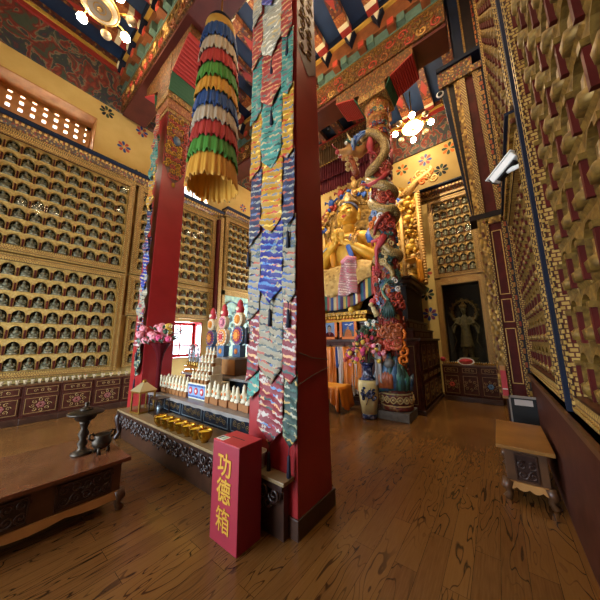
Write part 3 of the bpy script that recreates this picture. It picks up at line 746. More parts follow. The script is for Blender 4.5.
ra = thing('rear_altar', (2.75, 2.55, 0), 'rear top step of the altar with dark lacquered front carrying the tall round butter sculptures', 'altar')
RL = 5.15-2.55
MB().box(.0, .75, 0, RL, .0, .93).build('body', 'dark_lacquer', ra)
MB().box(-.1, .8, -.02, RL, .93, .97).build('table_top', 'grey_top', ra, .005)
m = MB()
for i in range(14): m.ell((-.104, .1+i*.185, .95), (.008, .02, .012), 8, 5)
m.build('stud_trim', 'silver_line', ra)
# brass bowls
bw = thing('offering_bowl', (0, 0, 0), 'brass water bowl with yellow offering in the row on the front altar step', 'bowl', 'brass bowls on the front altar step')
MB().lathe([(0, .0), (.036, 0), (.034, .01), (.045, .016), (.066, .04), (.076, .07), (.078, .098), (.081, .1), (.074, .098), (.07, .07), (.05, .04), (0, .035)], 24).build('bowl', 'bowl_gold', bw)
MB().lathe([(.0, .094), (.03, .092), (.055, .086), (.072, .08)], 18, cap=False).build('filling', 'butter', bw)
bw.location = (1.715, 2.70, .455); bw.scale = (1.08, 1.08, 1.3)
for i in range(1, 7): dup(bw, (1.715-.008*i, 2.70+.166*i, .455), None, None, None, (1.08, 1.08, 1.3))
# butter stupas
bs = thing('butter_stupa', (0, 0, 0), 'white butter stupa on a brown block in the front row on the middle altar step', 'stupa', 'butter stupas of the pillar-side row')
MB().box(-.05, .05, -.05, .05, 0, .085).build('base_block', 'torma_base', bs, .006)
MB().lathe([(.0, .085), (.044, .085), (.046, .1), (.034, .108), (.034, .12), (.042, .14), (.044, .165), (.036, .188), (.024, .2), (.027, .208), (.023, .225), (.02, .25), (.022, .258), (.013, .275), (.0, .292)], 12).build('stupa_body', 'torma_white', bs)
m = MB().ell((-.04, 0, .155), (.012, .016, .022), 8, 5); m.build('niche_spot', 'orange', bs)
first = True
def put_stupa(x, y, z, label, group, sc=1.):
    global first
    if first: first = False; bs.location = (x, y, z); bs.scale = (sc,)*3; bs['label'] = label; bs['group'] = group
    else: dup(bs, (x, y, z), None, label, group, sc)
for r in range(2):
    for i in range(9): put_stupa(2.2+.16*r, 4.98-.118*i+.05*r, .691, 'white butter stupa on a brown block in the row between pink bouquet and painted box', 'butter stupas of the bouquet-side row', .98)
for i in range(10): put_stupa(2.2+.02*(i % 2), 3.40-.107*i, .691, 'white butter stupa on a brown block in the row between painted box and brocade strips', 'butter stupas of the brocade-side row', 1.0+.1*(i % 3 == 1))
bx = thing('painted_box', (2.2, 3.5, .69), 'small white and blue painted box holding a stepped pile of butter stupas', 'box')
MB().box(0, .42, 0, .52, 0, .235).build('body', 'torma_white', bx, .004)
m = MB().box(-.006, 0, .02, .5, .02, .215, 0)
for i in range(3): m.ell((-.008, .1+.16*i, .12), (.006, .055, .055), 10, 6, 1); m.ell((-.014, .1+.16*i, .12), (.005, .025, .025), 8, 5, 2)
for i in range(12): m.box(-.012, -.004, .03+.04*i, .05+.04*i, .025, .05, 3); m.box(-.012, -.004, .03+.04*i, .05+.04*i, .185, .21, 3)
m.build('painted_front', ['skyblue', 'torma_red', 'white', 'blue'], bx)
for L in range(4):
    n = (5, 4, 4, 3)[L]; zt_ = .925+.125*L
    if L: tag(MB().box(2.24+.05*L, 2.5, 3.5+.03*L, 4.02-.03*L, zt_-.125 if L == 0 else .9255+.125*(L-1)+.001, zt_).build('pile_step', 'torma_white'), ('', 'lowest white step block under the butter stupa pile on the painted box', 'middle white step block inside the butter stupa pile on the painted box', 'topmost white step block of the butter stupa pile on the painted box')[L], 'step block') if L == 1 else tag(MB().box(2.24+.05*L, 2.5, 3.5+.03*L, 4.02-.03*L, .925+.125*(L-1)+.001, zt_).build('pile_step', 'torma_white'), ('', '', 'middle white step block inside the butter stupa pile on the painted box', 'topmost white step block of the butter stupa pile on the painted box')[L], 'step block')
    for i in range(n): put_stupa(2.265+.05*L if L else 2.245, 3.76+.1*(i-(n-1)/2), zt_+.001, 'white butter stupa in the stepped pile on top of the small painted box', 'butter stupas piled on the painted box', .62)

# tall round butter sculptures
def disc_tower(loc, rings, label, sc=1.):
    t = thing('butter_sculpture', loc, label, 'butter sculpture', 'tall butter sculptures on the rear altar'); t.scale = (sc,)*3
    MB().box(-.07, .07, -.11, .11, 0, .22).build('block', rings[0][0], t, .01)
    m = MB()
    m.lathe([(0, -.08), (.05, -.075), (.045, -.06), (0, -.055)], 14, (0, 0, 0)); 
    z = .12
    def disc(zc, r, cols, nm):
        w = MB()
        for j, (rr, xx) in enumerate(((r, .05), (r*.82, .062), (r*.62, .074), (r*.34, .09))):
            w.add([( -xx, rr*cos(2*pi*i/20), zc+rr*1.12*sin(2*pi*i/20)) for i in range(20)]+[(.04, rr*cos(2*pi*i/20), zc+rr*1.12*sin(2*pi*i/20)) for i in range(20)],
                  [list(range(20))[::-1], list(range(20, 40))]+[(i, (i+1) % 20, 20+(i+1) % 20, 20+i) for i in range(20)], j)
        for i in range(10): a = 2*pi*i/10; w.ell((-.078, r*.5*cos(a), zc+r*.56*sin(a)), (.012, r*.12, r*.12), 6, 4, 3)
        for i in range(16): a = 2*pi*i/16; w.ell((-.052, r*.93*cos(a), zc+r*1.03*sin(a)), (.01, r*.07, r*.07), 6, 4, 3)
        w.build(nm, cols, t)
    disc(.11, .075, [rings[0][0], 'cream', rings[0][1], 'torma_orange'], 'block_flower')
    disc(.40, .165, rings[1], 'large_disc'); disc(.70, .125, rings[2], 'small_disc')
    MB().lathe([(0, .82), (.07, .83), (.085, .89), (.07, .95), (.05, .97), (.06, 1.0), (.035, 1.06), (0, 1.1)], 14).build('flame_top', 'torma_red', t)
    MB().ell((-.06, 0, .9), (.03, .05, .045), 10, 6).build('top_flower', 'cream', t)
disc_tower((2.98, 4.62, 1.285), [('torma_blue', 'torma_red'), ['torma_blue', 'torma_purple', 'torma_purple', 'torma_orange'], ['cream', 'cream', 'torma_orange', 'torma_orange']], 'tall butter sculpture with purple disc nearest the bright window', .9)
disc_tower((2.98, 4.22, 1.285), [('torma_blue', 'torma_orange'), ['cream', 'torma_orange', 'cream', 'torma_red'], ['cream', 'pink', 'torma_purple', 'pink']], 'tall butter sculpture with orange and cream discs, middle one of three', .94)
disc_tower((2.98, 3.74, 1.285), [('torma_blue', 'torma_red'), ['torma_blue', 'torma_purple', 'torma_red', 'torma_orange'], ['cream', 'cream', 'torma_orange', 'torma_orange']], 'tall butter sculpture with blue rimmed disc in front of the pale mural', .98)
pb = thing('painted_chest', (2.82, 3.62, .97), 'long low chest painted blue and white with flowers under the tall butter sculptures', 'chest')
MB().box(0, .35, 0, 1.2, 0, .30).build('body', 'wood_mid', pb, .004)
for i in range(2): MB().box(-.012, 0, .42+.38*i, .77+.38*i, .02, .28).build('painted_panel', 'painted_box', pb)
MB().box(-.012, 0, .02, .38, .02, .28).build('plain_panel', 'wood_light', pb)
MB().box(-.02, .37, -.01, 1.21, .28, .31).build('lid', 'grey_top', pb, .003)
# silver butterfly discs by the window
for i, (y, l) in enumerate(((5.02, 'oval silver filigree disc on a foot before the window, nearer the red pillar'), (4.86, 'oval silver filigree disc on a foot before the window, nearer the butter sculptures'))):
    t = thing('filigree_disc', (2.8, y+.03, .97), l, 'ornament', 'silver filigree discs')
    q = MB(); q.tube([(0, .11*cos(2*pi*j/24), .36+.19*sin(2*pi*j/24)) for j in range(25)], .012, 6); q.tube([(0, .07*cos(2*pi*j/24), .36+.13*sin(2*pi*j/24)) for j in range(25)], .008, 6)
    for j in range(12): a = 2*pi*j/12; q.spiral(lambda u, v: (0, u, v), (.09*cos(a), .36+.16*sin(a)), .025, 1.2, a, .006, 0, 1, 4, 8)
    for j in range(6): a = 2*pi*j/6; q.spiral(lambda u, v: (0, u, v), (.035*cos(a), .36+.06*sin(a)), .03, 1.2, a, .006, 0, 1, 4, 8)
    q.build('filigree', 'silver_line', t); MB().lathe([(0, 0), (.06, 0), (.05, .03), (.015, .06), (.015, .18), (0, .18)], 12).build('foot', 'brass', t)
# gilt clutter on the rear altar near the pillar and near the brocade
gl = thing('gilt_offering_rack', (2.7, 4.72, .97), 'low gilt rack of small ornaments standing on rear altar beside the red pillar', 'rack')
MB().box(0, .1, -.06, .42, 0, .05).box(0, .1, -.06, .42, .09, .12).build('rack_frame', 'gold', gl)
for i in range(5): MB().lathe([(0, .12), (.03, .12), (.035, .15), (.02, .17), (.03, .19), (0, .21)], 10, (.05, .0+.09*i, 0)).build('ornament', 'brass', gl)
fr_ = [(2.95, 3.2, .05, 'orange', 'orange round fruit on the rear altar next to the brocade strips'), (2.86, 3.07, .055, 'coral', 'red apple-like fruit on rear altar in front of the brocade strips'), (2.95, 3.1, .05, 'flower_yellow', 'yellow fruit on rear altar between red and orange fruit')]
for x, y, r, mt, l in fr_:
    t = thing('fruit', (x, y, .97), l, 'fruit', 'fruits on the rear altar'); MB().lathe([(0, .01), (r*.5, 0), (r*.95, r*.6), (r, r*1.05), (r*.8, r*1.6), (r*.3, r*1.85), (0, r*1.7)], 14).build('flesh', mt, t); MB().tube([(0, 0, r*1.7), (.006, 0, r*2.1)], .004, 5).build('stem', 'wood_dark', t)
t = thing('glass_bottle', (3.1, 3.42, .97), 'tall clear glass vessel between chest and fruit on rear altar', 'bottle')
MB().lathe([(0, 0), (.06, 0), (.07, .05), (.07, .3), (.03, .42), (.03, .52), (.035, .53)], 16).build('vessel', 'clear_glass', t); MB().lathe([(0, .53), (.034, .53), (.034, .57), (0, .58)], 12).build('stopper', 'brass', t)
MB().lathe([(.071, .08), (.0715, .25)], 16).build('paper_label', 'cream', t)

# lantern and glass case
ln = thing('glass_lantern', (1.80, 4.66, .455), 'brass framed glass lantern with pyramid roof on the altar step corner', 'lantern', None, .15)
m = MB()
for sx in (-1, 1):
    for sy in (-1, 1): m.box(sx*.115-.012, sx*.115+.012, sy*.115-.012, sy*.115+.012, .0, .33)
for z0 in (0, .305): m.box(-.13, .13, -.13, .13, z0, z0+.03)
m.build('frame', 'brass', ln, .003); MB().frus((-.145, .145, -.145, .145), (-.03, .03, -.03, .03), .335, .46).build('roof', 'pale_brass', ln, .003)
MB().lathe([(.0, .46), (.03, .46), (.035, .48), (.02, .5), (0, .51)], 10).build('knob', 'brass', ln)
for s, a in ((-1, 0), (1, 0), (-1, 1), (1, 1)):
    b = (s*.118-.002, s*.118+.002, -.1, .1) if a else (-.1, .1, s*.118-.002, s*.118+.002); MB().box(*b, .03, .305).build('glass_pane', 'clear_glass', ln)
gc = thing('glass_case', (1.93, 4.36, .455), 'plain clear glass box with dark edges just beside the brass lantern', 'case')
m = MB()
for x in (-.1, .1):
    for y in (-.12, .12): m.box(x-.008, x+.008, y-.008, y+.008, 0, .235)
m.box(-.11, .11, -.13, .13, 0, .012); m.box(-.11, .11, -.13, .13, .225, .237); m.build('frame', 'carved_dark', gc)
MB().box(-.104, -.1, -.12, .12, .012, .225).build('glass_pane', 'clear_glass', gc); MB().box(-.1, .1, -.124, -.12, .012, .225).build('glass_pane', 'clear_glass', gc)
MB().lathe([(0, .012), (.04, .012), (.03, .05), (.06, .1), (.0, .11)], 12).build('lamp_cup', 'silver_line', gc)

# bouquet
bq = thing('flower_bouquet', (2.10, 4.88, .69), 'bouquet of pink flowers in dark red wrapping in front of the far pillar', 'bouquet')
MB().lathe([(.0, 0), (.05, 0), (.035, .1), (.04, .5), (.07, .68), (.14, .82), (.17, .86), (.14, .84), (.06, .7), (0, .6)], 40, (0, 0, 0), 0, True, lambda a, j: 1+.05*sin(11*a+j)).build('wrapping', 'wrap_red', bq)
def flower(c, r, mat, par, n=16, name='flower_head'):
    m = MB(); rr = random.Random(int(c[0]*1e4+c[1]*977+c[2]*31))
    m.ell(c, (r*.6, r*.6, r*.55), 8, 6)
    for i in range(n):
        a = i*2.4; t = .25+1.15*i/n
        d = Vector((sin(t)*cos(a), sin(t)*sin(a), cos(t))); M = d.to_track_quat('Z', 'Y').to_matrix()
        m.ell((c[0]+d[0]*r*.62, c[1]+d[1]*r*.62, c[2]+d[2]*r*.62), (r*.3, r*.3, r*.12), 6, 4, 0, M @ Matrix.Rotation(.5, 3, 'X'))
    return m.build(name, mat, par)
rr = random.Random(4)
for i, (dx, dy, dz, q, mt) in enumerate(((-.1, .2, 1.0, .11, 'pink'), (-.16, .03, .98, .11, 'pink'), (-.05, .1, 1.12, .1, 'pink'), (-.05, -.08, 1.1, .1, 'pink'), (.06, .15, 1.17, .09, 'pink'), (.12, 0, 1.16, .09, 'flower_yellow'), (.05, -.18, 1.06, .08, 'flower_yellow'), (-.12, -.18, .94, .09, 'pink_hot'), (.0, -.27, .92, .08, 'pink_hot'), (.12, .16, 1.02, .1, 'pink'), (-.2, .17, .9, .1, 'pink'), (-.18, -.1, .95, .11, 'pink'), (-.32, .12, 1.0, .1, 'pink'), (-.26, .15, 1.1, .1, 'pink'), (-.05, -.26, 1.05, .07, 'leaf'), (0, -.2, 1.15, .07, 'flower_yellow'))):
    flower((dx, dy, dz), q, mt, bq)
m = MB()
for i in range(26):
    a = rr.random()*6.28; q = .15+.2*rr.random(); z = .85+.3*rr.random(); m.ell((q*cos(a), q*sin(a), z), (.06, .025, .012), 6, 4, 0, Matrix.Rotation(a, 3, 'Z') @ Matrix.Rotation(-.6, 3, 'Y'))
m.build('leaves', 'leaf', bq)

# ------------------------------------------------------------------ donation box
db = thing('donation_box', (1.36, 1.665, 0), 'upright red donation box with three gold characters in front of the altar step', 'box')
MB().box(0, .24, 0, .343, 0, .735).build('body', 'red_box', db, .004)
MB().box(0, .24, 0, .343, .7352, .741).build('lid', 'red_lid', db, .002)
MB().box(.12, .13, .09, .25, .7412, .7418).build('coin_slot', 'black', db)
m = MB().box(.02, .095, .235, .335, .7412, .7425, 0).box(.03, .085, .245, .29, .7425, .743, 1).box(.03, .085, .3, .325, .7425, .743, 2); m.build('paper_sticker', ['white', 'sticker_green', 'leaf'], db)
for ch, zc in (('功', .565), ('德', .375), ('箱', .17)):
    cu = bpy.data.curves.new('lettering', 'FONT'); cu.body = ch; cu.size = .185; cu.align_x = 'CENTER'; cu.align_y = 'CENTER'; cu.extrude = .002; cu.offset = .003 if ch != '箱' else .0008; cu.resolution_u = 4
    tmp = bpy.data.objects.new('tmp', cu); COL.objects.link(tmp); bpy.context.view_layer.update()
    me = bpy.data.meshes.new_from_object(tmp.evaluated_get(bpy.context.evaluated_depsgraph_get())); bpy.data.objects.remove(tmp)
    me.materials.clear(); me.materials.append(MATS['char_gold'])
    o = bpy.data.objects.new('lettering', me); COL.objects.link(o); o.parent = db
    o.matrix_local = Matrix.Translation((-.003, .175, zc)) @ Matrix(((0, 0, -1, 0), (-1, 0, 0, 0), (0, 1, 0, 0), (0, 0, 0, 1)))
cu_ = thing('plastic_cup', (1.70, 1.80, .455), 'small translucent white plastic tub on the altar step behind the donation box', 'tub')
MB().lathe([(0, 0), (.045, 0), (.058, .13), (.061, .13), (.058, .122), (.043, .008), (0, .006)], 18).build('tub_wall', 'khata_white', cu_)
MB().lathe([(.061, .122), (.066, .124), (.066, .134), (.06, .134), (.061, .122)], 18, cap=False).build('rim', 'white', cu_)
# ------------------------------------------------------------------ low tables
def low_table(name, loc, L, D, Hh, label, rz=0, nin=3, top='table_wood'):
    "front in local -y"
    t = thing(name, loc, label, 'table', None, rz)
    MB().box(-.03, L+.03, -.03, D+.03, Hh-.035, Hh).build('table_top', top, t, .006)
    MB().box(.03, L-.03, .02, D-.02, .15, Hh-.035).build('body', 'wood_mid', t, .004)
    for i in range(nin):
        w = (L-.06)/nin; a = .03+w*i+.08; b = .03+w*(i+1)-.08
        p = MB().box(a, b, .012, .022, .2, Hh-.075).build('inset_panel', 'carved_dark', t)
        m = MB()
        n = int((b-a)/.075)
        for j in range(n):
            for q in range(2): m.spiral(lambda u, v: (u, .008, v), (a+.05+j*.075, .245+.085*q), .042, 1.4, j*1.3+q, .008, 0, 1 if (j+q) % 2 else -1, 5, 12)
        for q in ((a, b, .192, .204), (a, b, Hh-.079, Hh-.067), (a-.006, a+.006, .19, Hh-.07), (b-.006, b+.006, .19, Hh-.07)): m.box(q[0], q[1], 0, .02, q[2], q[3])
        m.build('carving', 'wood_dark', p)
    pts = [(0, .17), (L, .17), (L, .09)]+[(L-L*i/16, .12-.025*abs(sin(i*pi/4))) for i in range(1, 16)]+[(0, .09)]
    MB().prism(pts, 'Y', 0, .035).build('scalloped_apron', 'wood_light', t)
    for x in (.04, L-.04):
        for y in (.03, D-.05):
            s = -1 if x < L/2 else 1
            MB().tube([(x, y, .17), (x+s*.02, y-.01, .1), (x, y, .05), (x+s*.03, y-.02, 0)], [.05, .045, .028, .036], 8).build('leg', 'wood_mid', t)
    return t
plain('desk_top', '#94672f', .35, 0, '#7d5424', 5); plain('table_wood', '#6a3f28', .22, 0, '#56301c', 6)
low_table('low_table', (-.62, 3.0, 0), 1.68, .95, .45, 'low brown wooden table with carved front panel carrying a bronze lamp stand')
low_table('low_table', (3.46, .10, 0), .38, .95, .5, 'low wooden desk with yellowish plank top and carved front against the wall cabinets', -pi/2, 1, 'desk_top')
ls = thing('lamp_stand', (.80, 3.45, .45), 'dark bronze pedestal oil lamp with wide dished top on the low table', 'lamp stand')
MB().lathe([(0, 0), (.09, 0), (.085, .02), (.05, .035), (.028, .06), (.045, .1), (.025, .14), (.048, .19), (.026, .24), (.04, .29), (.05, .31), (.0, .31)], 18).build('stem', 'old_bronze', ls)
MB().lathe([(.03, .31), (.08, .33), (.10, .375), (.15, .385), (.155, .40), (.145, .405), (.09, .42), (0, .425)], 24).build('dish', 'old_bronze', ls)
MB().lathe([(.06, .42), (.05, .44), (.02, .455), (.016, .48), (.022, .49), (0, .505)], 14).build('lid_knob', 'old_bronze', ls)
ce = thing('incense_burner', (.93, 3.33, .45), 'small round bronze incense burner with two handles beside the lamp stand', 'incense burner')
MB().lathe([(0, .04), (.05, .045), (.08, .08), (.085, .12), (.065, .15), (.075, .175), (.065, .18), (.055, .16), (0, .15)], 20).build('pot', 'old_bronze', ce)
for a in range(3): MB().tube([(.055*cos(a*2.1), .055*sin(a*2.1), .06), (.065*cos(a*2.1), .065*sin(a*2.1), .03), (.06*cos(a*2.1), .06*sin(a*2.1), 0)], [.018, .014, .018], 8).build('leg', 'old_bronze', ce)
for s in (-1, 1): MB().tube([(s*.07, 0, .13), (s*.105, 0, .15), (s*.11, 0, .19), (s*.08, 0, .2), (s*.07, 0, .175)], .01, 6).build('handle', 'old_bronze', ce)

# ------------------------------------------------------------------ dragon pillar
DX, DY = 5.56, 1.79
_d = Vector((-DX, -DY)).normalized(); _rr = Vector((-_d.y, _d.x))
if _rr.x*_r0[0]+_rr.y*_r0[1] < 0: _rr = -_rr
def cyl(phi, rho, z): return (rho*(cos(phi)*_d.x+sin(phi)*_rr.x), rho*(cos(phi)*_d.y+sin(phi)*_rr.y), z)
def onc(px, py, rho=.30):
    "angle and height on the column where the sight line meets it"
    a, b = (px-300)/F, -(py-300)/F
    d = [a*_r[i]+b*_u[i]+_f[i] for i in range(3)]
    A = d[0]**2+d[1]**2; B = -2*(d[0]*DX+d[1]*DY); Cc = DX**2+DY**2-rho*rho
    D = max(B*B-4*A*Cc, 0); t = (-B-math.sqrt(D))/(2*A)
    v = Vector((d[0]*t-DX, d[1]*t-DY)); return math.atan2(v.dot(_rr), v.dot(_d)), CAMZ+d[2]*t
dp = thing('dragon_pillar', (DX, DY, 0), 'round carved pillar wound by a pale scaly dragon in front of the golden statue', 'pillar')
MB().box(-.32, .32, -.32, .32, 0, .17).build('stone_plinth', 'stone', dp, .012)
MB().lathe([(.29, .17), (.32, .2), (.32, .26), (.29, .28), (.315, .3), (.33, .39), (.315, .48), (.29, .5), (.30, .52), (.315, .6), (.30, .66), (.26, .67)], 32).build('carved_drum', 'drum_paint', dp)
m = MB()
for k in range(2):
    m.tube([cyl(2*pi*i/96, .33, .39+.06*sin(8*2*pi*i/96+k*pi)) for i in range(97)], .014, 5)
for i in range(16): m.ell(cyl(2*pi*i/16+.2, .33, .39), (.03, .03, .03), 8, 5)
for z in (.27, .5, .63): m.tube([cyl(2*pi*i/48, .31, z) for i in range(49)], .016, 5)
m.build('drum_relief', 'dragon_cream', dp)
MB().lathe([(.26, .62), (.235, 3.), (.215, 6.3)], 32).build('column', 'column_carve', dp)
MB().lathe([(.22, 6.3), (.27, 6.32), (.27, 6.4), (.24, 6.42), (.24, 6.95), (.275, 6.97), (.275, 7.05), (.255, 7.07), (.26, 7.3), (.30, 7.35), (.30, 7.45)], 32).build('painted_top', 'column_top', dp)
MB().box(-.36, .36, -.34, .34, 7.45, 7.62).build('capital', 'capital_paint', dp)
bracket(dp, -.32, .32, .33, 7.5, 0, 7.72, 7.92, .98)
rr = random.Random(11); m = MB()
for i in range(210):
    ph = rr.uniform(-2.2, 2.2); z = rr.uniform(.9, 6.3); k = rr.choice((0, 0, 0, 0, 1, 2, 3, 4))
    m.spiral(lambda u, v: cyl(u/.28, .27-.006*z, v), (ph*.25, z), rr.uniform(.05, .10), 1.4, rr.random()*6, rr.uniform(.018, .03), k, rr.choice((-1, 1)), 5, 11)
for i in range(22):
    for q_, z_ in enumerate((6.55, 6.78, 7.17)): m.spiral(lambda u, v: cyl(u/.26, .258, v), (2*pi*.26*i/22+.05*q_, z_), .07, 1.4, i+q_, .02, (5, 1, 4, 0, 2)[(i+2*q_) % 5], 1 if i % 2 else -1, 5, 10)
m.build('cloud_relief', ['dragon_red', 'coral', 'dragon_teal', 'rock_orange', 'wave_blue', 'gold_paint'], dp)
for z, nm in ((6.62, 'coral'),): pass
# body of the dragon
vis = [(363, 139), (370, 134.5), (378, 135.5), (384, 142), (385, 151), (380, 160), (373, 168), (367, 176), (369, 182), (378, 183), (387, 186)]
keys = []
for i, (x, y) in enumerate(vis):
    a, z = onc(x, y); keys.append((a, z, .28 if i > 1 else .37))
def turn(y0, y1, n=9):
    "once round the back from the far right to the far left"
    z0 = onc(380, y0)[1]; z1 = onc(380, y1)[1]; base = keys[-1][0]
    return z0, z1
def wrap_to(px, py):
    a, z = onc(px, py); a0, z0, _ = keys[-1]
    while a < a0+.5: a += 2*pi
    for i in range(1, 9): t = i/9; keys.append((a0+(a-a0)*t, z0+(z-z0)*t, .255))
    keys.append((a, z, .255)); return a
off = 0
a = wrap_to(369, 203)
def go(px, py):
    b, z = onc(px, py); a0 = keys[-1][0]
    while b < a0-pi: b += 2*pi
    keys.append((b, z, .265))
for q in ((374, 206), (381, 208), (388, 209), (393, 208)): go(*q)
wrap_to(371, 230)
for q in ((376, 236), (382, 243), (388, 249), (392, 252)): go(*q)
wrap_to(376, 259)
for q in ((383, 262), (389, 267), (393, 273), (391, 280), (385, 285), (382, 291), (385, 297), (389, 301)): go(*q)
# smooth resampling
def catmull(ks, per=4):
    out = []
    for i in range(len(ks)-1):
        p0, p1, p2, p3 = ks[max(i-1, 0)], ks[i], ks[i+1], ks[min(i+2, len(ks)-1)]
        for j in range(per):
            t = j/per; out.append(tuple(.5*((2*b)+(-a+c)*t+(2*a-5*b+4*c-d)*t*t+(-a+3*b-3*c+d)*t**3) for a, b, c, d in zip(p0, p1, p2, p3)))
    out.append(ks[-1]); return out
path = catmull(keys); N = len(path)
def brad(t): return .09+.2*t if t < .12 else (.105 if t < .72 else .105-.08*(t-.72)/.28)
pts = [cyl(a, r, z) for a, z, r in path]; rads = [brad(i/(N-1)) for i in range(N)]
MB().tube(pts, rads, 14).build('dragon_body', 'dragon_scale', dp)
m = MB()
for i in range(0, N-1):
    a, z, r = path[i]; q = rads[i]
    m.ell(cyl(a, r+.02, z+q*.95), (.028, .028, .03 if i % 2 else .042), 6, 4)
m.build('dragon_ridge', 'dragon_teal', dp)
# head, looking to the viewer's left
hd = MB()
hp = at(351, 152, 'X', 5.15)
H0 = Vector((hp[0]-DX, hp[1]-DY, hp[2]))
lft = Vector((-_r0[0], -_r0[1], 0)); up = Vector((0, 0, 1)); out = Vector((_d.x, _d.y, 0))
def hq(l, u, o): return H0+lft*l+up*u+out*o
hd.ell(hq(0, 0, 0), (.17, .17, .16), 14, 10); hd.tube([hq(0, .02, 0), hq(.16, -.02, 0), hq(.30, -.03, 0)], [.15, .11, .085], 12); hd.tube([hq(0, -.1, 0), hq(.14, -.17, 0), hq(.24, -.19, 0)], [.1, .07, .05], 10)
hd.tube([hq(-.05, 0, 0), hq(-.2, .02, -.05), hq(-.36, .22, -.1), hq(-.42, .3, -.12)], [.15, .14, .12, .1], 12)
for s in (-1, 1): hd.ell(hq(.05, .13, s*.1), (.06, .06, .05), 8, 6)
hd.ell(hq(.3, .02, 0), (.07, .07, .05), 10, 6)
he = hd.build('dragon_head', 'dragon_face', dp, remesh=.025)
m = MB().ell(hq(.33, .0, 0), (.07, .07, .055), 10, 6); m.tube([hq(.05, -.09, 0), hq(.2, -.11, .0), hq(.31, -.14, 0)], [.06, .05, .025], 8); m.build('muzzle', 'flesh_red', he)
m = MB()
for s in (-1, 1): m.tube([hq(-.04, .16, s*.12), hq(.06, .20, s*.15), hq(.14, .14, s*.13)], [.02, .045, .015], 7)
for i in range(5): m.ell(hq(.0-.09*i, .19-.01*i, .0), (.05, .04, .05), 7, 5)
m.build('brow', 'dragon_teal', he)
m = MB()
for i in range(6): m.ell(hq(.10+.04*i, -.085-.006*i, .055-.004*i), (.012, .012, .022), 6, 4)
m.build('teeth', 'white', he)
m = MB()
for s in (-1, 1): m.ell(hq(.09, .13, s*.15), (.04, .04, .045), 8, 6)
m.build('eye', 'white', he)
for s in (-1, 1): MB().tube([hq(-.06, .14, s*.08), hq(-.02, .26, s*.1), hq(.05, .38, s*.12), hq(.06, .46, s*.12)], [.035, .03, .02, .006], 8).build('horn', 'dragon_cream', he)
m = MB()
for i in range(7):
    a = .2+i*.32; l = .50-.02*i
    m.tube([hq(-.06, .05-.02*i, .14), hq(-.08-l*.5*cos(a-.6), .08+l*.55*sin(a+.5), .24), hq(-.10-l*cos(a-.7), .05+l*.95*sin(a+.55)-.02*i, .26)], [.06, .05, .006], 6, 0 if i % 2 else 1, .4)
m.build('mane', ['ribbon_blue', 'skyblue'], he)
m = MB()
for i in range(6): m.ell(hq(.02-.06*i*.4, -.22-.07*i, .02), (.09, .09, .09), 8, 6); 
for i in range(9): m.spiral(lambda u, v: hq(u, v, .06), (-.12+.1*(i % 3), -.24-.14*(i//3)), .06, 1.3, i, .025, 1, 1 if i % 2 else -1, 6, 10)
m.build('beard_clouds', ['rock_orange', 'dragon_cream'], he)
for s in (-.02,): MB().tube([hq(.3, .02, .05), hq(.42, .1, .07), hq(.46, .2, .05)], [.014, .01, .004], 5).build('whisker', 'flesh_red', he)
# legs, clouds, tail and the scenery at the foot of the column
def pc(px, py, rho):
    rho -= .16 if py < 322 else .10
    a, z = onc(px, py, min(rho, .31)); return cyl(a, rho, z)
def limb(pp, rads, mat, nm='dragon_leg', claws=True):
    m = MB(); P_ = [pc(*q) for q in pp]; m.tube(P_, rads, 8)
    if claws:
        e = Vector(P_[-1]); dirn = (e-Vector(P_[-2])).normalized()
        for k in range(4):
            w = e+dirn*.1+lft*(.09*(k-1.5))+up*(.02*k); m.tube([e, (e+w)/2+out*.05, w+out*.01], [.03, .025, .006], 6)
    return m.build(nm, mat, dp)
limb([(371, 128, .36), (370.5, 137, .48), (371, 146, .52), (372, 153, .5)], [.04, .05, .09, .06], 'flesh_red')
limb([(388, 172, .42), (383, 178, .5), (377, 183, .54), (371, 186, .54)], [.07, .05, .045, .05], 'flesh_red')
limb([(388, 213, .44), (381, 219, .5), (377, 228, .53), (376, 236, .52)], [.06, .05, .04, .035], 'dragon_red', claws=False)
limb([(384, 236, .5), (382, 243, .53), (378, 250, .53), (378, 259, .52), (378, 270, .5)], [.08, .09, .05, .035, .04], 'flesh_red')
limb([(369, 246, .45), (374, 242, .52), (380, 240, .52)], [.03, .035, .05], 'flesh_red', claws=False)
def curls(px, py, n, sz, cols, nm, rho=.43, seed=1):
    sz *= .85
    r_ = random.Random(seed); m = MB(); rho -= .16
    a0, z0 = onc(px, py, .29)
    for i in range(n):
        an = 2*pi*i/n+.3; k = i % len(cols)
        m.spiral(lambda u, v: cyl(a0+u/rho, rho+.02*(k+1), z0+v), (sz*.85*cos(an), sz*.85*sin(an)), sz*.62, 1.5, an, sz*.17, k, 1 if i % 2 else -1, 6, 14)
    m.ell(cyl(a0, rho+.03, z0), (sz*.35,)*3, 8, 6, len(cols)-1)
    return m.build(nm, cols, dp)
curls(375, 219, 5, .19, ['white', 'skyblue', 'wave_blue', 'orange'], 'cloud_curl')
curls(370, 196, 4, .11, ['white', 'skyblue', 'coral'], 'cloud_curl')
curls(386, 167, 5, .15, ['rock_orange', 'coral'], 'flame_curl')
curls(388, 198, 6, .15, ['dragon_red', 'coral'], 'flame_curl')
curls(386, 222, 6, .17, ['dragon_red', 'coral'], 'flame_curl')
curls(391, 248, 5, .16, ['dragon_dark', 'dragon_cream', 'rock_orange'], 'cloud_curl')
curls(386, 257, 5, .15, ['dragon_dark', 'dragon_cream'], 'cloud_curl')
curls(374, 278, 6, .2, ['dragon_red', 'flesh_red', 'coral'], 'flame_curl')
curls(395, 285, 5, .13, ['wave_blue', 'white', 'dragon_dark'], 'cloud_curl')
curls(380, 283, 4, .11, ['wave_blue', 'white', 'dragon_dark'], 'cloud_curl')
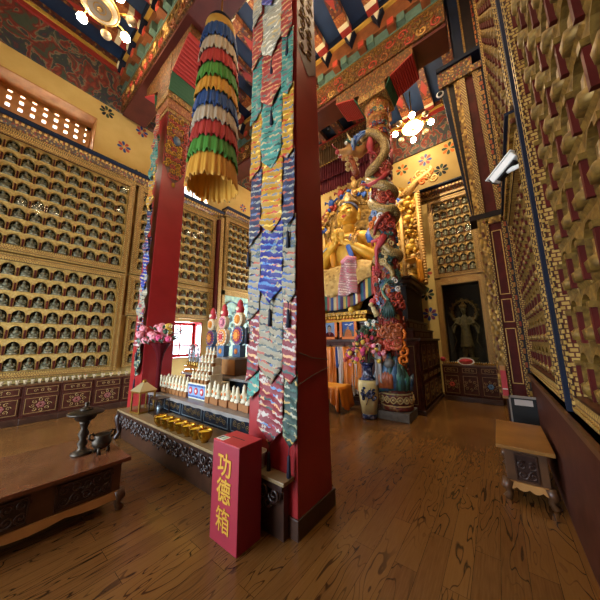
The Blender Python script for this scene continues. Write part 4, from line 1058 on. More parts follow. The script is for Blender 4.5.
curls(390, 288, 3, .08, ['orange', 'rock_orange'], 'pearl_flame')
curls(398, 302, 6, .16, ['dragon_red', 'coral'], 'flame_curl')
curls(376, 297, 6, .17, ['dragon_red', 'coral'], 'flame_curl')
curls(378, 300, 4, .1, ['wave_blue', 'skyblue'], 'cloud_curl')
m = MB()
for i in range(8):
    t = i/7; x0, y0 = 388, 300; x1 = 379+18*t; y1 = 319-3*abs(t-.5)
    m.tube([pc(x0, y0, .46), pc((x0+x1)/2, (y0+y1)/2, .52), pc(x1, y1, .46)], [.03, .055, .008], 6, 0, .45)
m.build('tail_fin', 'dragon_dark', dp)
# teal beast head with cream coil, orange rocks, waves
c = Vector(pc(374, 328, .52)); m = MB(); m.ell(c, (.17, .17, .19), 12, 8)
for i in range(10): a = 2*pi*i/10; m.spiral(lambda u, v: c+lft*u+up*v+out*.15, (.12*cos(a), .13*sin(a)), .055, 1.4, a, .02, 1 if i % 2 else 2, 1, 5, 10)
for s in (-1, 1): m.ell(c+lft*(.06*s)+up*.06+out*.17, (.035, .035, .04), 8, 6, 3)
m.ell(c+up*(-.06)+out*.18, (.05, .05, .03), 8, 6, 4)
m.build('beast_head', ['dragon_teal', 'white', 'dragon_dark', 'cream', 'flesh_red'], dp)
m = MB(); m.tube([pc(374, 316, .44), pc(371, 311, .5), pc(372, 306, .54), pc(375, 304, .56)], [.075, .055, .045, .05], 8); m.ell(pc(376, 304.5, .58), (.06, .06, .05), 8, 6); m.build('crane_neck', 'dragon_cream', dp)
flower(pc(370, 303, .52), .13, 'flesh_red', dp, 14, 'lotus_flower')
rr = random.Random(5); m = MB()
for i in range(46):
    x, y = rr.uniform(374, 398), rr.uniform(327, 352); m.spiral(lambda u, v, q=pc(x, y, .46): (q[0]+lft.x*u, q[1]+lft.y*u, q[2]+v), (0, 0), rr.uniform(.06, .11), 1.4, rr.random()*6, .035, rr.choice((0, 0, 1)), rr.choice((-1, 1)), 6, 10)
m.build('orange_rocks', ['rock_orange', 'coral'], dp)
m = MB(); rr = random.Random(8)
for i in range(15):
    x = 374+i*2.1; top = 352+abs(i-8)*2.2+rr.uniform(-3, 3); k = rr.choice((0, 1, 2))
    m.tube([pc(x, 389, .42), pc(x+rr.uniform(-2, 2), (389+top)/2, .47), pc(x+rr.uniform(-2, 2), top, .42)], [.11, .09, .02], 7, k)
for i in range(8): m.tube([pc(376+i*4.6, 389, .44), pc(375+i*4.6, 380, .49), pc(378+i*4.6, 374, .46)], [.07, .06, .015], 6, 0)
m.build('wave_mountain', ['wave_blue', 'dragon_teal', 'dragon_dark'], dp)
m = MB()
for i in range(5): m.tube([pc(385+i*1.8, 387, .5), pc(384+i*2, 376, .54), pc(386+i*1.6, 364+abs(i-2)*3, .5)], [.06, .05, .01], 7)
m.build('orange_flame', 'rock_orange', dp)
MB().ell(pc(390, 363, .5), (.1, .1, .1), 14, 10).build('grey_pearl', 'stone', dp)
m = MB()
for i, (x, y) in enumerate(((400, 345), (402, 352), (399, 335), (378, 345), (376, 352), (403, 360))): m.spiral(lambda u, v, q=pc(x, y, .45): (q[0]+lft.x*u, q[1]+lft.y*u, q[2]+v), (0, 0), .12, 1.3, i, .035, 0, 1, 6, 10)
m.build('cloud_edge', 'orange', dp)
# cords tied on the middle pillar
MB().tube([(-.27, -.322, 1.46), (-.05, -.321, 1.40), (.225, -.322, 1.37)], .004, 5).build('tie_cord', 'stone', cp1); MB().tube([(-.27, -.322, 1.18), (-.05, -.321, 1.24), (.225, -.322, 1.29)], .004, 5).build('tie_cord', 'stone', cp1)

# ------------------------------------------------------------------ shrine of the golden statue
sh = thing('shrine_cabinet', (6.0, 3.4, 0), 'huge dark wood stepped shrine cabinet carrying the golden statue behind the dragon pillar', 'shrine')
YH = 2.03
MB().box(0, 2.3, -YH, YH, 0, 1.55).build('lower_cabinet', 'cabinet_wood', sh)
MB().box(-.04, 2.3, -YH-.05, YH+.05, 1.55, 1.61).build('worktop', 'wood_dark', sh, .008)
MB().box(-.03, 2.3, -YH-.04, YH+.04, 0, .09).build('plinth', 'wood_dark', sh, .006)
for (z0, z1, ins, x) in ((1.61, 1.84, .12, .1), (1.84, 2.07, .26, .2)):
    m = MB().box(x, 2.3, -YH+ins, YH-ins, z0, z1-.05, 0).box(x-.03, 2.3, -YH+ins-.03, YH-ins+.03, z1-.05, z1, 1)
    for i in range(5): m.box(x+.12+.42*i, x+.48+.42*i, -YH+ins-.012, -YH+ins, z0+.04, z1-.08, 2)
    for i in range(9): m.box(x-.012, x, -1.75+.4*i, -1.4+.4*i, z0+.04, z1-.08, 2)
    m.build('step', ['cabinet_wood', 'wood_dark', 'wood_mid'], sh, .004)
MB().box(.6, 2.3, -1.7, 1.7, 2.07, 2.92).build('throne_body', 'black_wood', sh)
m = MB().box(.5, 2.3, -1.78, 1.78, 2.92, 2.98).box(.44, 2.3, -1.86, 1.86, 2.98, 3.1).box(.4, 2.3, -1.9, 1.9, 3.1, 3.16); m.build('throne_cornice', 'carved_dark', sh, .006)
def rings(mb, P_, u0, u1, v0, v1, th=.012):
    for a, b, c, d in ((u0, u1, v0, v0+th), (u0, u1, v1-th, v1), (u0, u0+th, v0, v1), (u1-th, u1, v0, v1)): P_(mb, a, b, c, d)
for i in range(4):
    a, b = .08+.55*i, .56+.55*i
    for nm, z0, z1 in (('door', .14, .62), ('drawer', .67, .84), ('door', .89, 1.5)):
        d = MB().box(a, b, -YH-.02, -YH, z0, z1).build(nm, 'cabinet_wood', sh, .004)
        m = MB(); rings(m, lambda mb, u0, u1, v0, v1: mb.box(u0, u1, -YH-.026, -YH-.02, v0, v1), a+.04, b-.04, z0+.035, z1-.035, .009)
        cx, cz = (a+b)/2, (z0+z1)/2
        for j in range(6 if nm == 'door' else 2): m.spiral(lambda u, v: (u, -YH-.022, v), (cx+(.07*cos(j*1.05) if nm == 'door' else .08*(j-.5)*2), cz+(.1*sin(j*1.05) if nm == 'door' else 0)), .045, 1.3, j, .007, 0, 1 if j % 2 else -1, 4, 9)
        m.build('painted_border', 'cabinet_line', d)
for i in range(9):
    a = -YH+.06+.44*i
    d = MB().box(-.02, 0, a, a+.38, .14, 1.5).build('front_panel', 'cabinet_wood', sh, .004)
    m = MB(); rings(m, lambda mb, u0, u1, v0, v1: mb.box(-.026, -.02, u0, u1, v0, v1), a+.04, a+.34, .2, 1.44, .01); m.build('painted_border', 'cabinet_line', d)
lo = MB().box(.0, .7, -.85, .85, 2.07, 2.12)
lo.box(.04, .6, -.8, .8, 2.12, 2.2).box(-.02, .7, -.88, .88, 2.25, 2.33)
for i in range(18): lo.ell((.03, -.8+.095*i, 2.2), (.05, .055, .07), 8, 6)
lo.build('lotus_ledge', 'gold', sh)
m = MB()
for i in range(14): m.spiral(lambda u, v: (-.03, u, v), (-.8+.125*i, 2.28), .05, 1.3, i, .014, 0, 1 if i % 2 else -1, 5, 10)
m.build('ledge_scrolls', 'gold_paint', sh)

# the seated golden statue
BX, BY = 7.0, 3.4
bd = thing('golden_buddha', (BX, BY, 3.16), 'giant golden seated buddha with hands at the chest and a brocade over its knees', 'statue')
m = MB()   # local: facing -x, z from the seat
m.ell((.1, 0, .15), (.55, .85, .42), 18, 10)
m.tube([(.1, 0, .0), (.08, 0, .6), (.05, 0, 1.1), (.05, 0, 1.55), (.05, 0, 1.72)], [.6, .52, .58, .60, .35], 18)
m.ell((.02, .42, 1.5), (.33, .38, .3), 12, 8); m.ell((.02, -.42, 1.5), (.33, .38, .3), 12, 8)
m.tube([(.03, 0, 1.6), (-.02, 0, 1.95), (-.02, 0, 2.1)], [.26, .2, .2], 14)
for s, hy in ((-1, -.10), (1, .12)):
    m.tube([(.05, s*.62, 1.55), (.02, s*.86, 1.2), (-.12, s*.95, .82), (-.22, s*.93, .72)], [.27, .24, .2, .19], 14)
    m.tube([(-.2, s*.93, .72), (-.48, s*.62, .98), (-.66, s*.26, 1.22), (-.7, hy, 1.32)], [.2, .16, .12, .1], 12)
    m.tube([(.0, s*.4, .12), (-.5, s*.62, .2), (-.82, s*.66, .12)], [.4, .34, .27], 14)
    m.tube([(-.82, s*.66, .14), (-.84, s*.58, -.3), (-.82, s*.48, -.72)], [.27, .22, .15], 14)
    m.tube([(-.78, s*.47, -.74), (-.95, s*.47, -.76), (-1.12, s*.48, -.79)], [.13, .12, .08], 10)
body = m.build('body', 'buddha_gold', bd, remesh=.035)
hd = MB(); hz = 2.5
hd.ell((-.02, 0, hz), (.36, .33, .42), 20, 14); hd.ell((-.10, 0, hz-.22), (.27, .24, .22), 14, 10); hd.ell((-.335, 0, hz-.06), (.07, .055, .09), 10, 8); hd.tube([(-.31, 0, hz+.13), (-.36, 0, hz+.02), (-.40, 0, hz-.08)], [.035, .045, .06], 8)
for s in (-1, 1):
    hd.tube([(.0, s*.33, hz+.08), (.0, s*.37, hz-.05), (.0, s*.36, hz-.22), (-.01, s*.34, hz-.32)], [.05, .07, .055, .06], 8, 0)
    hd.tube([(-.33, s*.04, hz+.15), (-.335, s*.13, hz+.185), (-.28, s*.24, hz+.14)], [.02, .026, .015], 6)
    hd.ell((-.25, s*.16, hz-.12), (.12, .12, .13), 10, 8)
hd.ell((-.29, 0, hz-.33), (.09, .1, .07), 10, 8)
hh = hd.build('head', 'buddha_gold', body, remesh=.022)
m = MB(); m.sheet(lambda u, v: (-.02+.385*sin(v*1.42+.0)*cos(2*pi*u)*1.02, .355*sin(v*1.42)*sin(2*pi*u)*1.02, hz+.02+.44*cos(v*1.42)), 28, 8); 
hv = MB()
n = 28
def hair(u, v):
    a = 2*pi*u; front = cos(a-pi); lim = 1.75 if front < .1 else 1.75-.75*((front-.1)/.9)**.8
    t = lim*(.70+.30*v); q = 1.04
    return (-.0+.36*q*sin(t)*cos(a)+.0, .34*q*sin(t)*sin(a), hz+.01+.435*q*cos(t))
hv.sheet(hair, 32, 10); hv.build('hair', 'hair_blue', bd, 0, .02)
MB().lathe([(.33, .0), (.34, .06), (.27, .2), (.17, .3), (.15, .38), (.08, .5), (0, .54)], 24, (.02, 0, hz+.26)).build('crown', 'halo_brown', bd)
for s in (-1, 1):
    MB().tube([(-.335, s*.06, hz+.03), (-.352, s*.12, hz+.012), (-.325, s*.19, hz+.02), (-.28, s*.24, hz+.035)], [.008, .022, .022, .006], 8, 0, .6).build('eye', 'navy', bd)
    MB().tube([(-.35, s*.04, hz+.16), (-.355, s*.13, hz+.195), (-.30, s*.25, hz+.14)], [.008, .012, .005], 6).build('eyebrow', 'navy', bd)
m = MB(); m.tube([(-.345, -.10, hz-.215), (-.375, -.04, hz-.20), (-.378, 0, hz-.205), (-.375, .04, hz-.20), (-.345, .10, hz-.215)], [.008, .022, .02, .022, .008], 8); m.tube([(-.34, -.07, hz-.235), (-.37, 0, hz-.245), (-.34, .07, hz-.235)], [.008, .024, .008], 8); m.build('lips', 'torma_red', bd)
MB().ell((-.36, 0, hz+.2), (.015, .025, .025), 8, 6).build('urna', 'white', bd)
# hands in the teaching gesture: palm, four unequal fingers and a thumb each
for s in (-1, 1):
    h_ = MB(); c = Vector((-.78, s*.10, 1.40))
    h_.ell(c+Vector((.04, s*.02, -.06)), (.075, .1, .15), 10, 8)
    for k, (dy, l) in enumerate(((-.09, .2), (-.03, .25), (.03, .23), (.085, .17))):
        b = c+Vector((.02, s*dy*.9, .05)); h_.tube([b, b+Vector((-.04, s*dy*.2-s*.01, l*.45)), b+Vector((-.03 if k else -.09, s*dy*.3-s*.03, l*(.85 if k else .6))), b+Vector((.0 if k else -.1, s*dy*.3-s*.05, l*(1.1 if k else .5)))], [.036, .034, .03, .02], 8)
    h_.tube([c+Vector((-.02, -s*.06, -.1)), c+Vector((-.1, -s*.1, .0)), c+Vector((-.13, -s*.08, .1))], [.045, .038, .024], 8)
    h_.build('hand', 'buddha_gold', bd, remesh=.012)
# robe, ribbons and the cloth over the knees
def lap(u, v):
    y = -1.12+2.24*u; kn = .10*(cos((abs(y)-.62)*3.2) if abs(y) < 1.12 else 0)
    pr = [(-.22, .64), (-.45, .56), (-.8, .50), (-1.08, .40), (-1.2, .08), (-1.22, -.42)]
    t = v*5; i = min(int(t), 4); f_ = t-i
    x = pr[i][0]+(pr[i+1][0]-pr[i][0])*f_; z = pr[i][1]+(pr[i+1][1]-pr[i][1])*f_
    return (x-.03*sin(y*13)*v, y, z+kn*.6+.03*sin(y*9+v*4)-.1*abs(y)**2*(1-v)+.30*v*v*v*abs(y)**1.5+.03*v*cos(y*5))
MB().sheet(lap, 48, 24).build('lap_cloth', 'lap_cloth', bd, 0, .02)
def apron(u, v):
    y = -1.15+2.3*u; return (-1.12-.03*sin(y*24)-.02*v, y, .0-.78*v+.25*abs(y)**2*v)
MB().sheet(apron, 64, 8).build('striped_apron', 'striped_apron', bd, 0, .015)
m = MB()
for s in (-1, 1): m.tube([(-.3, s*.45, 1.68), (-.56, s*.36, 1.3), (-.6, s*.30, .95), (-.66, s*.25, .6)], [.07, .09, .09, .06], 8, 0, .4)
m.build('robe_lapel', 'khata_yellow', bd)
MB().tube([(-.62, -.34, 1.5), (-.74, -.3, 1.1), (-.8, -.42, .8), (-.84, -.46, .55)], [.03, .07, .07, .05], 8, 0, .4).build('ribbon', 'ribbon_blue', bd)
MB().tube([(-.1, .72, 1.55), (-.45, .95, 1.1), (-.5, 1.05, .75)], [.05, .09, .06], 8, 0, .4).build('ribbon', 'skyblue', bd)
MB().tube([(-.1, -.75, 1.75), (-.32, -.8, 1.5), (-.4, -.85, 1.2)], [.08, .13, .1], 8, 0, .4).build('ribbon', 'ribbon_blue', bd)
m = MB()
for i in range(22):
    a = pi*i/21; m.ell((-.42-.12*sin(a), .42*cos(a), 1.72-.42*sin(a)), (.04, .04, .04), 8, 6)
m.build('necklace', 'gold', bd)
lq = MB()
for i in range(12): lq.spiral(lambda u, v: (-.72, u, v), (-.55+.1*(i % 4), 1.18+.1*(i//4)), .05, 1.3, i, .016, 0, 1, 5, 9)
lq.build('brocade_bundle', 'lap_cloth', bd)
gr = thing('pink_brocade', (5.95, 3.0, 2.55), 'pink and white brocade bundle hanging over the striped apron on the statue knee', 'cloth')
MB().sheet(lambda u, v: (-.16+.05*sin(u*9+v*3)-.05*sin(pi*u)-.08*v, -.34-.05*v+(.42+.12*v)*u, 1.12-.95*v+.03*sin(u*7)), 14, 14).build('cloth_fold', 'bro_pink', gr, 0, .02)
MB().tube([(-.15, -.34, 1.12), (-.2, -.12, 1.16), (-.15, .08, 1.1)], [.05, .08, .05], 8).build('top_knot', 'pink', gr)

# aureole behind the statue
au = thing('aureole', (7.75, BY, 3.16), 'large carved gold aureole frame standing behind the seated buddha', 'aureole')
outl = [(-2.0, 0), (-2.0, 2.75), (-1.75, 3.0), (-1.6, 3.2), (-1.05, 3.5), (-.4, 3.7), (0, 3.75)]
MB().prism(outl+[(-a, b) for a, b in outl[::-1][1:]], 'X', .05, .12).build('backboard', 'aureole_gold', au)
MB().lathe([(0, 0), (1.15, 0), (1.15, .06), (1.02, .1), (.98, .06), (0, .06)], 40).build('halo_disc', 'halo_brown', au)
q = au.children[-1]; q.rotation_euler = (0, -pi/2, 0); q.location = (.0, 0, 2.5-.1)
m = MB()
rr = random.Random(21)
for i in range(260):
    y = rr.uniform(-1.95, 1.95); z = rr.uniform(.05, 3.9)
    if (z > 2.9 and abs(y) > 1.6-(z-3)*1.2) or (y*y+(z-2.4)**2 < 1.0): continue
    m.spiral(lambda u, v: (.02, u, v), (y, z), rr.uniform(.08, .17), 1.5, rr.random()*6, rr.uniform(.03, .05), rr.choice((0, 1, 1, 1)), rr.choice((-1, 1)), 5, 12)
for k in range(46):
    a = 2*pi*k/46; m.spiral(lambda u, v: (-.07, u, v), (.8*cos(a), 2.4+.8*sin(a)), .1, 1.5, a, .022, 2, 1 if k % 2 else -1, 5, 10)
m.build('scroll_lattice', ['gold', 'gold_paint', 'halo_brown'], au)
for s in (-1, 1):
    m = MB()
    for yy in (1.42, 1.93): m.tube([(-.02, s*yy, .0), (-.02, s*yy, 2.85)], .06, 8)
    for i in range(34): m.ell((-.03, s*(1.98), .05+.085*i), (.06, .06, .045), 8, 5)
    m.build('side_post', 'gold_paint', au)
    rr = random.Random(31+s)
    for i in range(6):   # small guardian animals stacked on each side
        z = .25+.46*i; b = MB()
        b.ell((-.1, s*1.66, z), (.12, .15, .11), 10, 8); b.ell((-.16, s*1.72, z+.13), (.08, .08, .08), 8, 6); b.tube([(-.1, s*1.6, z-.05), (-.14, s*1.55, z-.2)], [.06, .04], 7); b.tube([(-.1, s*1.74, z-.05), (-.14, s*1.78, z-.2)], [.06, .04], 7)
        b.build('guardian_animal', rr.choice(('gold', 'gold_paint', 'buddha_gold')), au)
    mk = MB()
    for i in range(9):
        t = i/8; mk.spiral(lambda u, v: (-.06, u, v), (s*(1.72+.62*t), 2.95+.40*t+.16*sin(t*3.1)), .13-.03*t, 1.5, i*1.1, .04, i % 2 if i > 3 else 0, -s, 6, 12)
    for i in range(7): mk.spiral(lambda u, v: (-.1, u, v), (s*(1.85+.1*i), 3.1+.13*(i % 3)), .12, 1.4, i, .035, i % 2, s, 6, 12)
    mk.tube([(-.06, s*1.7, 2.9), (-.06, s*1.95, 3.18), (-.06, s*2.2, 3.28), (-.06, s*2.42, 3.42), (-.06, s*2.38, 3.56)], [.1, .1, .09, .07, .02], 8, 0)
    mk.build('makara_tip', ['gold_paint', 'orange'], au)
m = MB(); rr = random.Random(77)
for i in range(60):
    a = pi*rr.random(); q = rr.uniform(1.15, 1.5); y, z = q*1.05*cos(a), 2.35+q*.95*sin(a); k = rr.choice((0, 0, 0, 1, 2, 3))
    m.spiral(lambda u, v: (-.12, u, v), (y, z), rr.uniform(.08, .15), 1.4, rr.random()*6, rr.uniform(.035, .055), k, rr.choice((-1, 1)), 5, 10)
    if i % 3 == 0: m.ell((-.2, y, z), (.07, .08, .07), 8, 6, k)
for y, z, k in ((.95, 3.5, 1), (.55, 3.75, 2), (0, 3.9, 0), (-.55, 3.75, 1), (-.95, 3.5, 3)):
    m.ell((-.2, y, z), (.1, .12, .16), 10, 8, k); m.ell((-.24, y+.03, z+.2), (.07, .07, .08), 8, 6, 0); m.tube([(-.2, y+.1, z), (-.18, y+.25, z+.12), (-.16, y+.3, z+.02)], [.05, .06, .01], 6, k, .5); m.tube([(-.2, y-.1, z), (-.18, y-.25, z+.12), (-.16, y-.3, z+.02)], [.05, .06, .01], 6, k, .5)
m.build('crowning_lattice', ['gold_paint', 'ribbon_blue', 'coral', 'buddha_gold'], au)
gc_ = thing('gold_cloth', (7.0, 1.72, 3.16), 'shiny yellow cloth draped on the throne corner beside the dragon pillar', 'cloth')
MB().sheet(lambda u, v: (.05+.55*u, -.22-.03*sin(u*22+v*2)-.04*v, .62-.62*v-.05*sin(u*6)), 30, 8).build('cloth_fold', 'khata_yellow', gc_, 0, .015)
MB().sheet(lambda u, v: (.05+.55*u, -.22+.3*v, .62+.02*sin(u*9)), 14, 4).build('cloth_top', 'khata_yellow', gc_, 0, .015)

# canopy cloths above the statue
ca = thing('canopy_valance', (7.8, 3.6, 7.2), 'tan and maroon pleated canopy valance under a patterned rail above the golden statue', 'valance')
MB().box(-.08, .3, -1.5, 1.75, 2.05, 2.3).build('patterned_rail', 'painted_box_dark', ca) if False else MB().box(-.08, .3, -1.5, 1.75, 2.05, 2.3).build('patterned_rail', 'cornice_paint', ca)
MB().box(-.1, .3, -1.5, 1.75, 2.3, 2.36).build('rail_edge', 'rail_red', ca)
def ruf(z0, z1, xo, mat, ph):
    MB().sheet(lambda u, v: (xo-.04*sin(u*190+ph)*(.4+.6*v)-.03*v, -1.5+3.25*u, z1+(z0-z1)*v+.0), 260, 3).build('pleated_cloth', mat, ca, 0, .01)
ruf(1.35, 2.08, -.06, 'valance_tan', 0); ruf(.72, 1.42, .02, 'valance_maroon', 1); ruf(.2, .82, .1, 'valance_maroon', 2)

# picture frames with portraits
def portrait(loc, label, kind):
    t = thing('picture_frame', loc, label, 'picture'); W, Hh = .50, .58
    m = MB()
    for a, b, c, d in ((0, W, 0, .07), (0, W, Hh-.07, Hh), (0, .075, 0, Hh), (W-.075, W, 0, Hh)): m.box(-.03, .02, a, b, c, d)
    m.build('frame', 'orange', t, .006)
    q = MB(); q.box(-.004, .0, .07, W-.07, .07, Hh-.07, 0)
    def disc(y, z, ry, rz, x, k): q.add([(x, y+ry*cos(2*pi*i/20), z+rz*sin(2*pi*i/20)) for i in range(20)], [list(range(20))[::-1]], k)
    c = W/2
    if kind == 0:
        q.add([(-.006, c-.15, .07), (-.006, c-.14, .15), (-.006, c-.06, .2), (-.006, c+.06, .2), (-.006, c+.14, .15), (-.006, c+.15, .07)], [(0, 5, 4, 3, 2, 1)], 1)
        q.add([(-.0065, c-.05, .19), (-.0065, c+.05, .19), (-.0065, c, .09)], [(0, 1, 2)], 4)
        disc(c, .31, .062, .085, -.008, 3); disc(c, .275, .058, .082, -.009, 2); disc(c-.022, .285, .01, .005, -.0095, 3); disc(c+.022, .285, .01, .005, -.0095, 3); disc(c, .235, .018, .005, -.0095, 4)
        mats = ['skyblue', 'wrap_red', 'photo_skin', 'black', 'photo_red']
    else:
        q.add([(-.005, .07, .07), (-.005, .07, .16), (-.005, c-.08, .27), (-.005, c, .2), (-.005, c+.09, .29), (-.005, W-.07, .15), (-.005, W-.07, .07)], [(6, 5, 4, 3, 2, 1, 0)], 1)
        for y, z in ((.15, .4), (.2, .37), (.3, .39)): disc(y, z, .05, .015, -.0055, 4)
        q.add([(-.007, c-.1, .07), (-.007, c-.09, .17), (-.007, c-.03, .26), (-.007, c+.05, .26), (-.007, c+.1, .15), (-.007, c+.11, .07)], [(0, 5, 4, 3, 2, 1)], 2)
        disc(c+.005, .295, .035, .042, -.008, 3)
        mats = ['ribbon_blue', 'stone', 'orange', 'photo_skin', 'white']
    q.build('photograph', mats, t); MB().box(-.012, -.010, .07, W-.07, .07, Hh-.07).build('glass_pane', 'case_glass', t)
plain('photo_skin', '#a98a70', .5); plain('photo_red', '#8c3a30', .5)
portrait((6.05, 3.42, 1.61), 'orange framed portrait photograph of a person in dark red clothes on a pale blue ground', 0)
portrait((6.05, 2.84, 1.61), 'orange framed photograph of a person in orange robes before blue sky and mountain', 1)
# small things on the shrine ledge right of the frames
for x, y, mt, l in ((6.05, 2.72, 'gold', 'small gilt cup on shrine ledge close beside the framed mountain photograph'), (6.06, 2.58, 'white', 'small white cup on shrine ledge beside the gilt cups'), (6.05, 2.44, 'brass', 'small brass cup on shrine ledge close to the dragon pillar')):
    t = thing('offering_cup', (x, y, 1.61), l, 'cup', 'cups on the shrine ledge'); MB().lathe([(0, 0), (.035, 0), (.02, .03), (.045, .1), (.04, .1), (.02, .05), (0, .05)], 12).build('bowl', mt, t); MB().ell((0, 0, .1), (.036, .036, .02), 8, 5).build('filling', 'torma_white', t)
t = thing('gold_urn', (6.15, 3.62, 2.35), 'x', 'urn') if False else None

# offering scarves hanging along the shrine front
sc = [('khata_orange', 3.66, .24), ('khata_orange', 3.5, .17), ('blue', 3.36, .1), ('khata_white', 3.28, .15), ('khata_orange', 3.12, .2), ('khata_orange', 2.98, .16), ('khata_white', 2.88, .12), ('khata_orange', 2.76, .18), ('valance_maroon', 2.62, .14)]
lab = ['wide orange scarf hanging at the brocade pillar end of shrine front', 'orange scarf second from the brocade pillar on the shrine front', 'short blue scarf between orange and white scarves on the shrine front', 'white scarf hanging beside the blue one on the shrine front', 'broad orange scarf in the middle of the shrine front under the frames', 'orange scarf next to the second white scarf on the shrine front', 'narrow white scarf closer to the big vase on the shrine front', 'orange scarf partly behind the vase flowers on the shrine front', 'maroon scarf hanging behind the big vase on the shrine front']
rl = MB().tube([(5.94, 2.45, 1.40), (5.94, 3.85, 1.40)], .014, 6).build('scarf_rail', 'gold_paint'); tag(rl, 'thin gilt rail along the shrine front holding the offering scarves', 'rail')
for i, ((mt, y, w), l) in enumerate(zip(sc, lab)):
    bot = .9 if mt == 'blue' else .28+.1*(i % 3)
    o = MB().sheet(lambda u, v: (5.915-.012*sin(u*14+i)-.05*v*v-.02*sin(u*5+v*4+i), y+(u-.5)*w*(1+.25*v*sin(i+1)), 1.415-(1.415-bot)*v+.03*sin(u*8+i)*v), 14, 14).build('offering_scarf', mt, None, 0, .008)
    tag(o, l, 'scarf', 'offering scarves on the shrine front')
# small yellow covered table and stool
yt = thing('cloth_table', (5.05, 2.88, 0), 'small table under a yellow-orange cloth between brocade pillar and big vase', 'table')
MB().box(0, .5, 0, .62, .5, .53).build('table_top', 'wood_mid', yt)
for x in (.04, .46):
    for y in (.04, .58): MB().box(x-.03, x+.03, y-.03, y+.03, 0, .5).build('leg', 'wood_dark', yt)
MB().box(.02, .48, .02, .6, .36, .5).build('apron_board', 'dark_red_panel', yt)
MB().sheet(lambda u, v: (-.03+.56*u, -.03+.68*v, .545+.008*sin(u*9)*sin(v*11)), 10, 10).build('tablecloth', 'khata_yellow', yt, 0, .01)
MB().sheet(lambda u, v: (-.03+.58*u, -.035-.03*sin(u*16)*v-.06*v, .545-.5*v*(.75+.25*sin(u*3))), 24, 8).build('cloth_drop', 'khata_orange', yt, 0, .01)
MB().sheet(lambda u, v: (-.035-.03*sin(u*14)*v-.03*v, -.03+.3*u, .545-.5*v*(1-.6*u)), 16, 8).build('cloth_drop', 'khata_orange', yt, 0, .01)
MB().ell((.12, .55, .575), (.03, .03, .03), 8, 6).build('green_bead', 'leaf', yt)

# big vase with artificial flowers
vs = thing('floor_vase', (5.17, 2.235, 0), 'tall pale yellow floor vase with dark blue painted bands beside the dragon pillar', 'vase')
prof = [(0, 0), (.14, 0), (.16, .02), (.155, .06), (.15, .10), (.175, .3), (.205, .55), (.21, .68), (.19, .76), (.12, .82), (.1, .86), (.1, .98), (.12, 1.06), (.155, 1.1), (.15, 1.11), (.09, 1.0), (0, .98)]
MB().lathe(prof[4:9], 28).build('body', 'vase_yellow', vs); MB().lathe(prof[:5], 28).build('foot', 'vase_blue', vs); MB().lathe(prof[8:], 28).build('neck', 'vase_blue', vs)
m = MB()
rr = random.Random(14); dv = Vector((-.917, -.397, 0)); sd = Vector((.397, -.917, 0))
for i in range(26):
    a = rr.uniform(-.7, .7); z = .36+.24*rr.random()+.06*cos(a*3); q = .213; p = dv*(q*cos(a))+sd*(q*sin(a)); m.ell((p.x*.97, p.y*.97, z), (.035, .035, .02+.02*rr.random()), 7, 5)
m.tube([tuple(dv*.215+sd*(-.05))[:2]+(.3,), tuple(dv*.22)[:2]+(.45,), tuple(dv*.216+sd*.05)[:2]+(.62,)], .008, 5)
m.build('painted_spray', 'vase_blue', vs)
fb = thing('flower_arrangement', (5.17, 2.235, 1.0), 'big arrangement of pink, magenta and yellow flowers standing in the floor vase', 'flowers')
rr = random.Random(17)
for i in range(84):
    a = rr.random()*6.28; el = rr.uniform(-.45, 1.4); q = rr.uniform(.28, .46); c = (q*cos(a)*cos(el)*1.05, q*sin(a)*cos(el)*1.05, .24+.5*sin(el)*rr.uniform(.5, 1))
    flower(c, rr.uniform(.055, .085), rr.choice(('flower_magenta', 'flower_magenta', 'pink_hot', 'flower_peach', 'flower_yellow', 'pink', 'torma_purple', 'coral')), fb, 8)
m = MB()
for i in range(60):
    a = rr.random()*6.28; el = rr.uniform(-.3, 1.4); q = rr.uniform(.2, .44); m.ell((q*cos(a)*cos(el), q*sin(a)*cos(el), .28+.6*sin(el)*rr.uniform(.5, 1)), (.07, .028, .012), 6, 4, 0, Matrix.Rotation(a, 3, 'Z') @ Matrix.Rotation(-el, 3, 'Y'))
m.build('leaves', 'leaf', fb)
for i in range(8): a = i*.8; MB().tube([(0, 0, -.05), (.06*cos(a), .06*sin(a), .15), (.2*cos(a), .2*sin(a), .45)], .008, 5).build('stem', 'leaf', fb)
t = thing('white_scarf', (5.5, 2.2, 0), 'greyish white scarf hanging between flower vase and dragon pillar', 'scarf')
MB().sheet(lambda u, v: (-.36-.03*sin(u*9)-.02*v, -.30+.14*u, 1.45-.75*v+.04*sin(u*5)), 8, 14).build('cloth_fold', 'khata_grey', t, 0, .01)
MB().tube([(-.36, -.3, 1.45), (-.34, -.23, 1.49), (-.36, -.16, 1.45)], .025, 6).build('knot', 'khata_white', t)

# ------------------------------------------------------------------ cabinets on the back wall
niche_panel((8.3, 1.17, 3.5), -pi/2, 5, 8, .19, .283, 'gilt niche cabinet of small buddhas on the back wall above the dark statue alcove', 'cabinet',
            'small bronze buddha figurine in an arched niche above the dark statue alcove', 'buddhas above the statue alcove', fw=.13)
cornice('cabinet_cornice', (8.28, 1.74, 5.93), -pi/2, 1.56, 'gilt and black cornice on top of the back wall niche cabinet near the chandelier', .42)
al = thing('statue_alcove', (8.3, 1.13, .94), 'tall dark glazed alcove with gilt frame holding a dim standing statue', 'cabinet', None, -pi/2)
m = MB()
for a, b, c, d in ((-.15, 0, 0, 2.4), (.90, 1.1, 0, 2.4), (0, .90, 2.22, 2.42)): m.box(a, b, -.06, .1, c, d)
m.build('frame', 'tooth_gold', al)
g = MB()
for a, b, c, d in ((-.03, 0, 0, 2.25), (.90, .93, 0, 2.25), (-.03, .93, 2.22, 2.25), (.97, 1.02, 0, 2.4)): g.box(a, b, -.075, -.05, c, d)
g.build('bead_moulding', 'dot_gold', al)
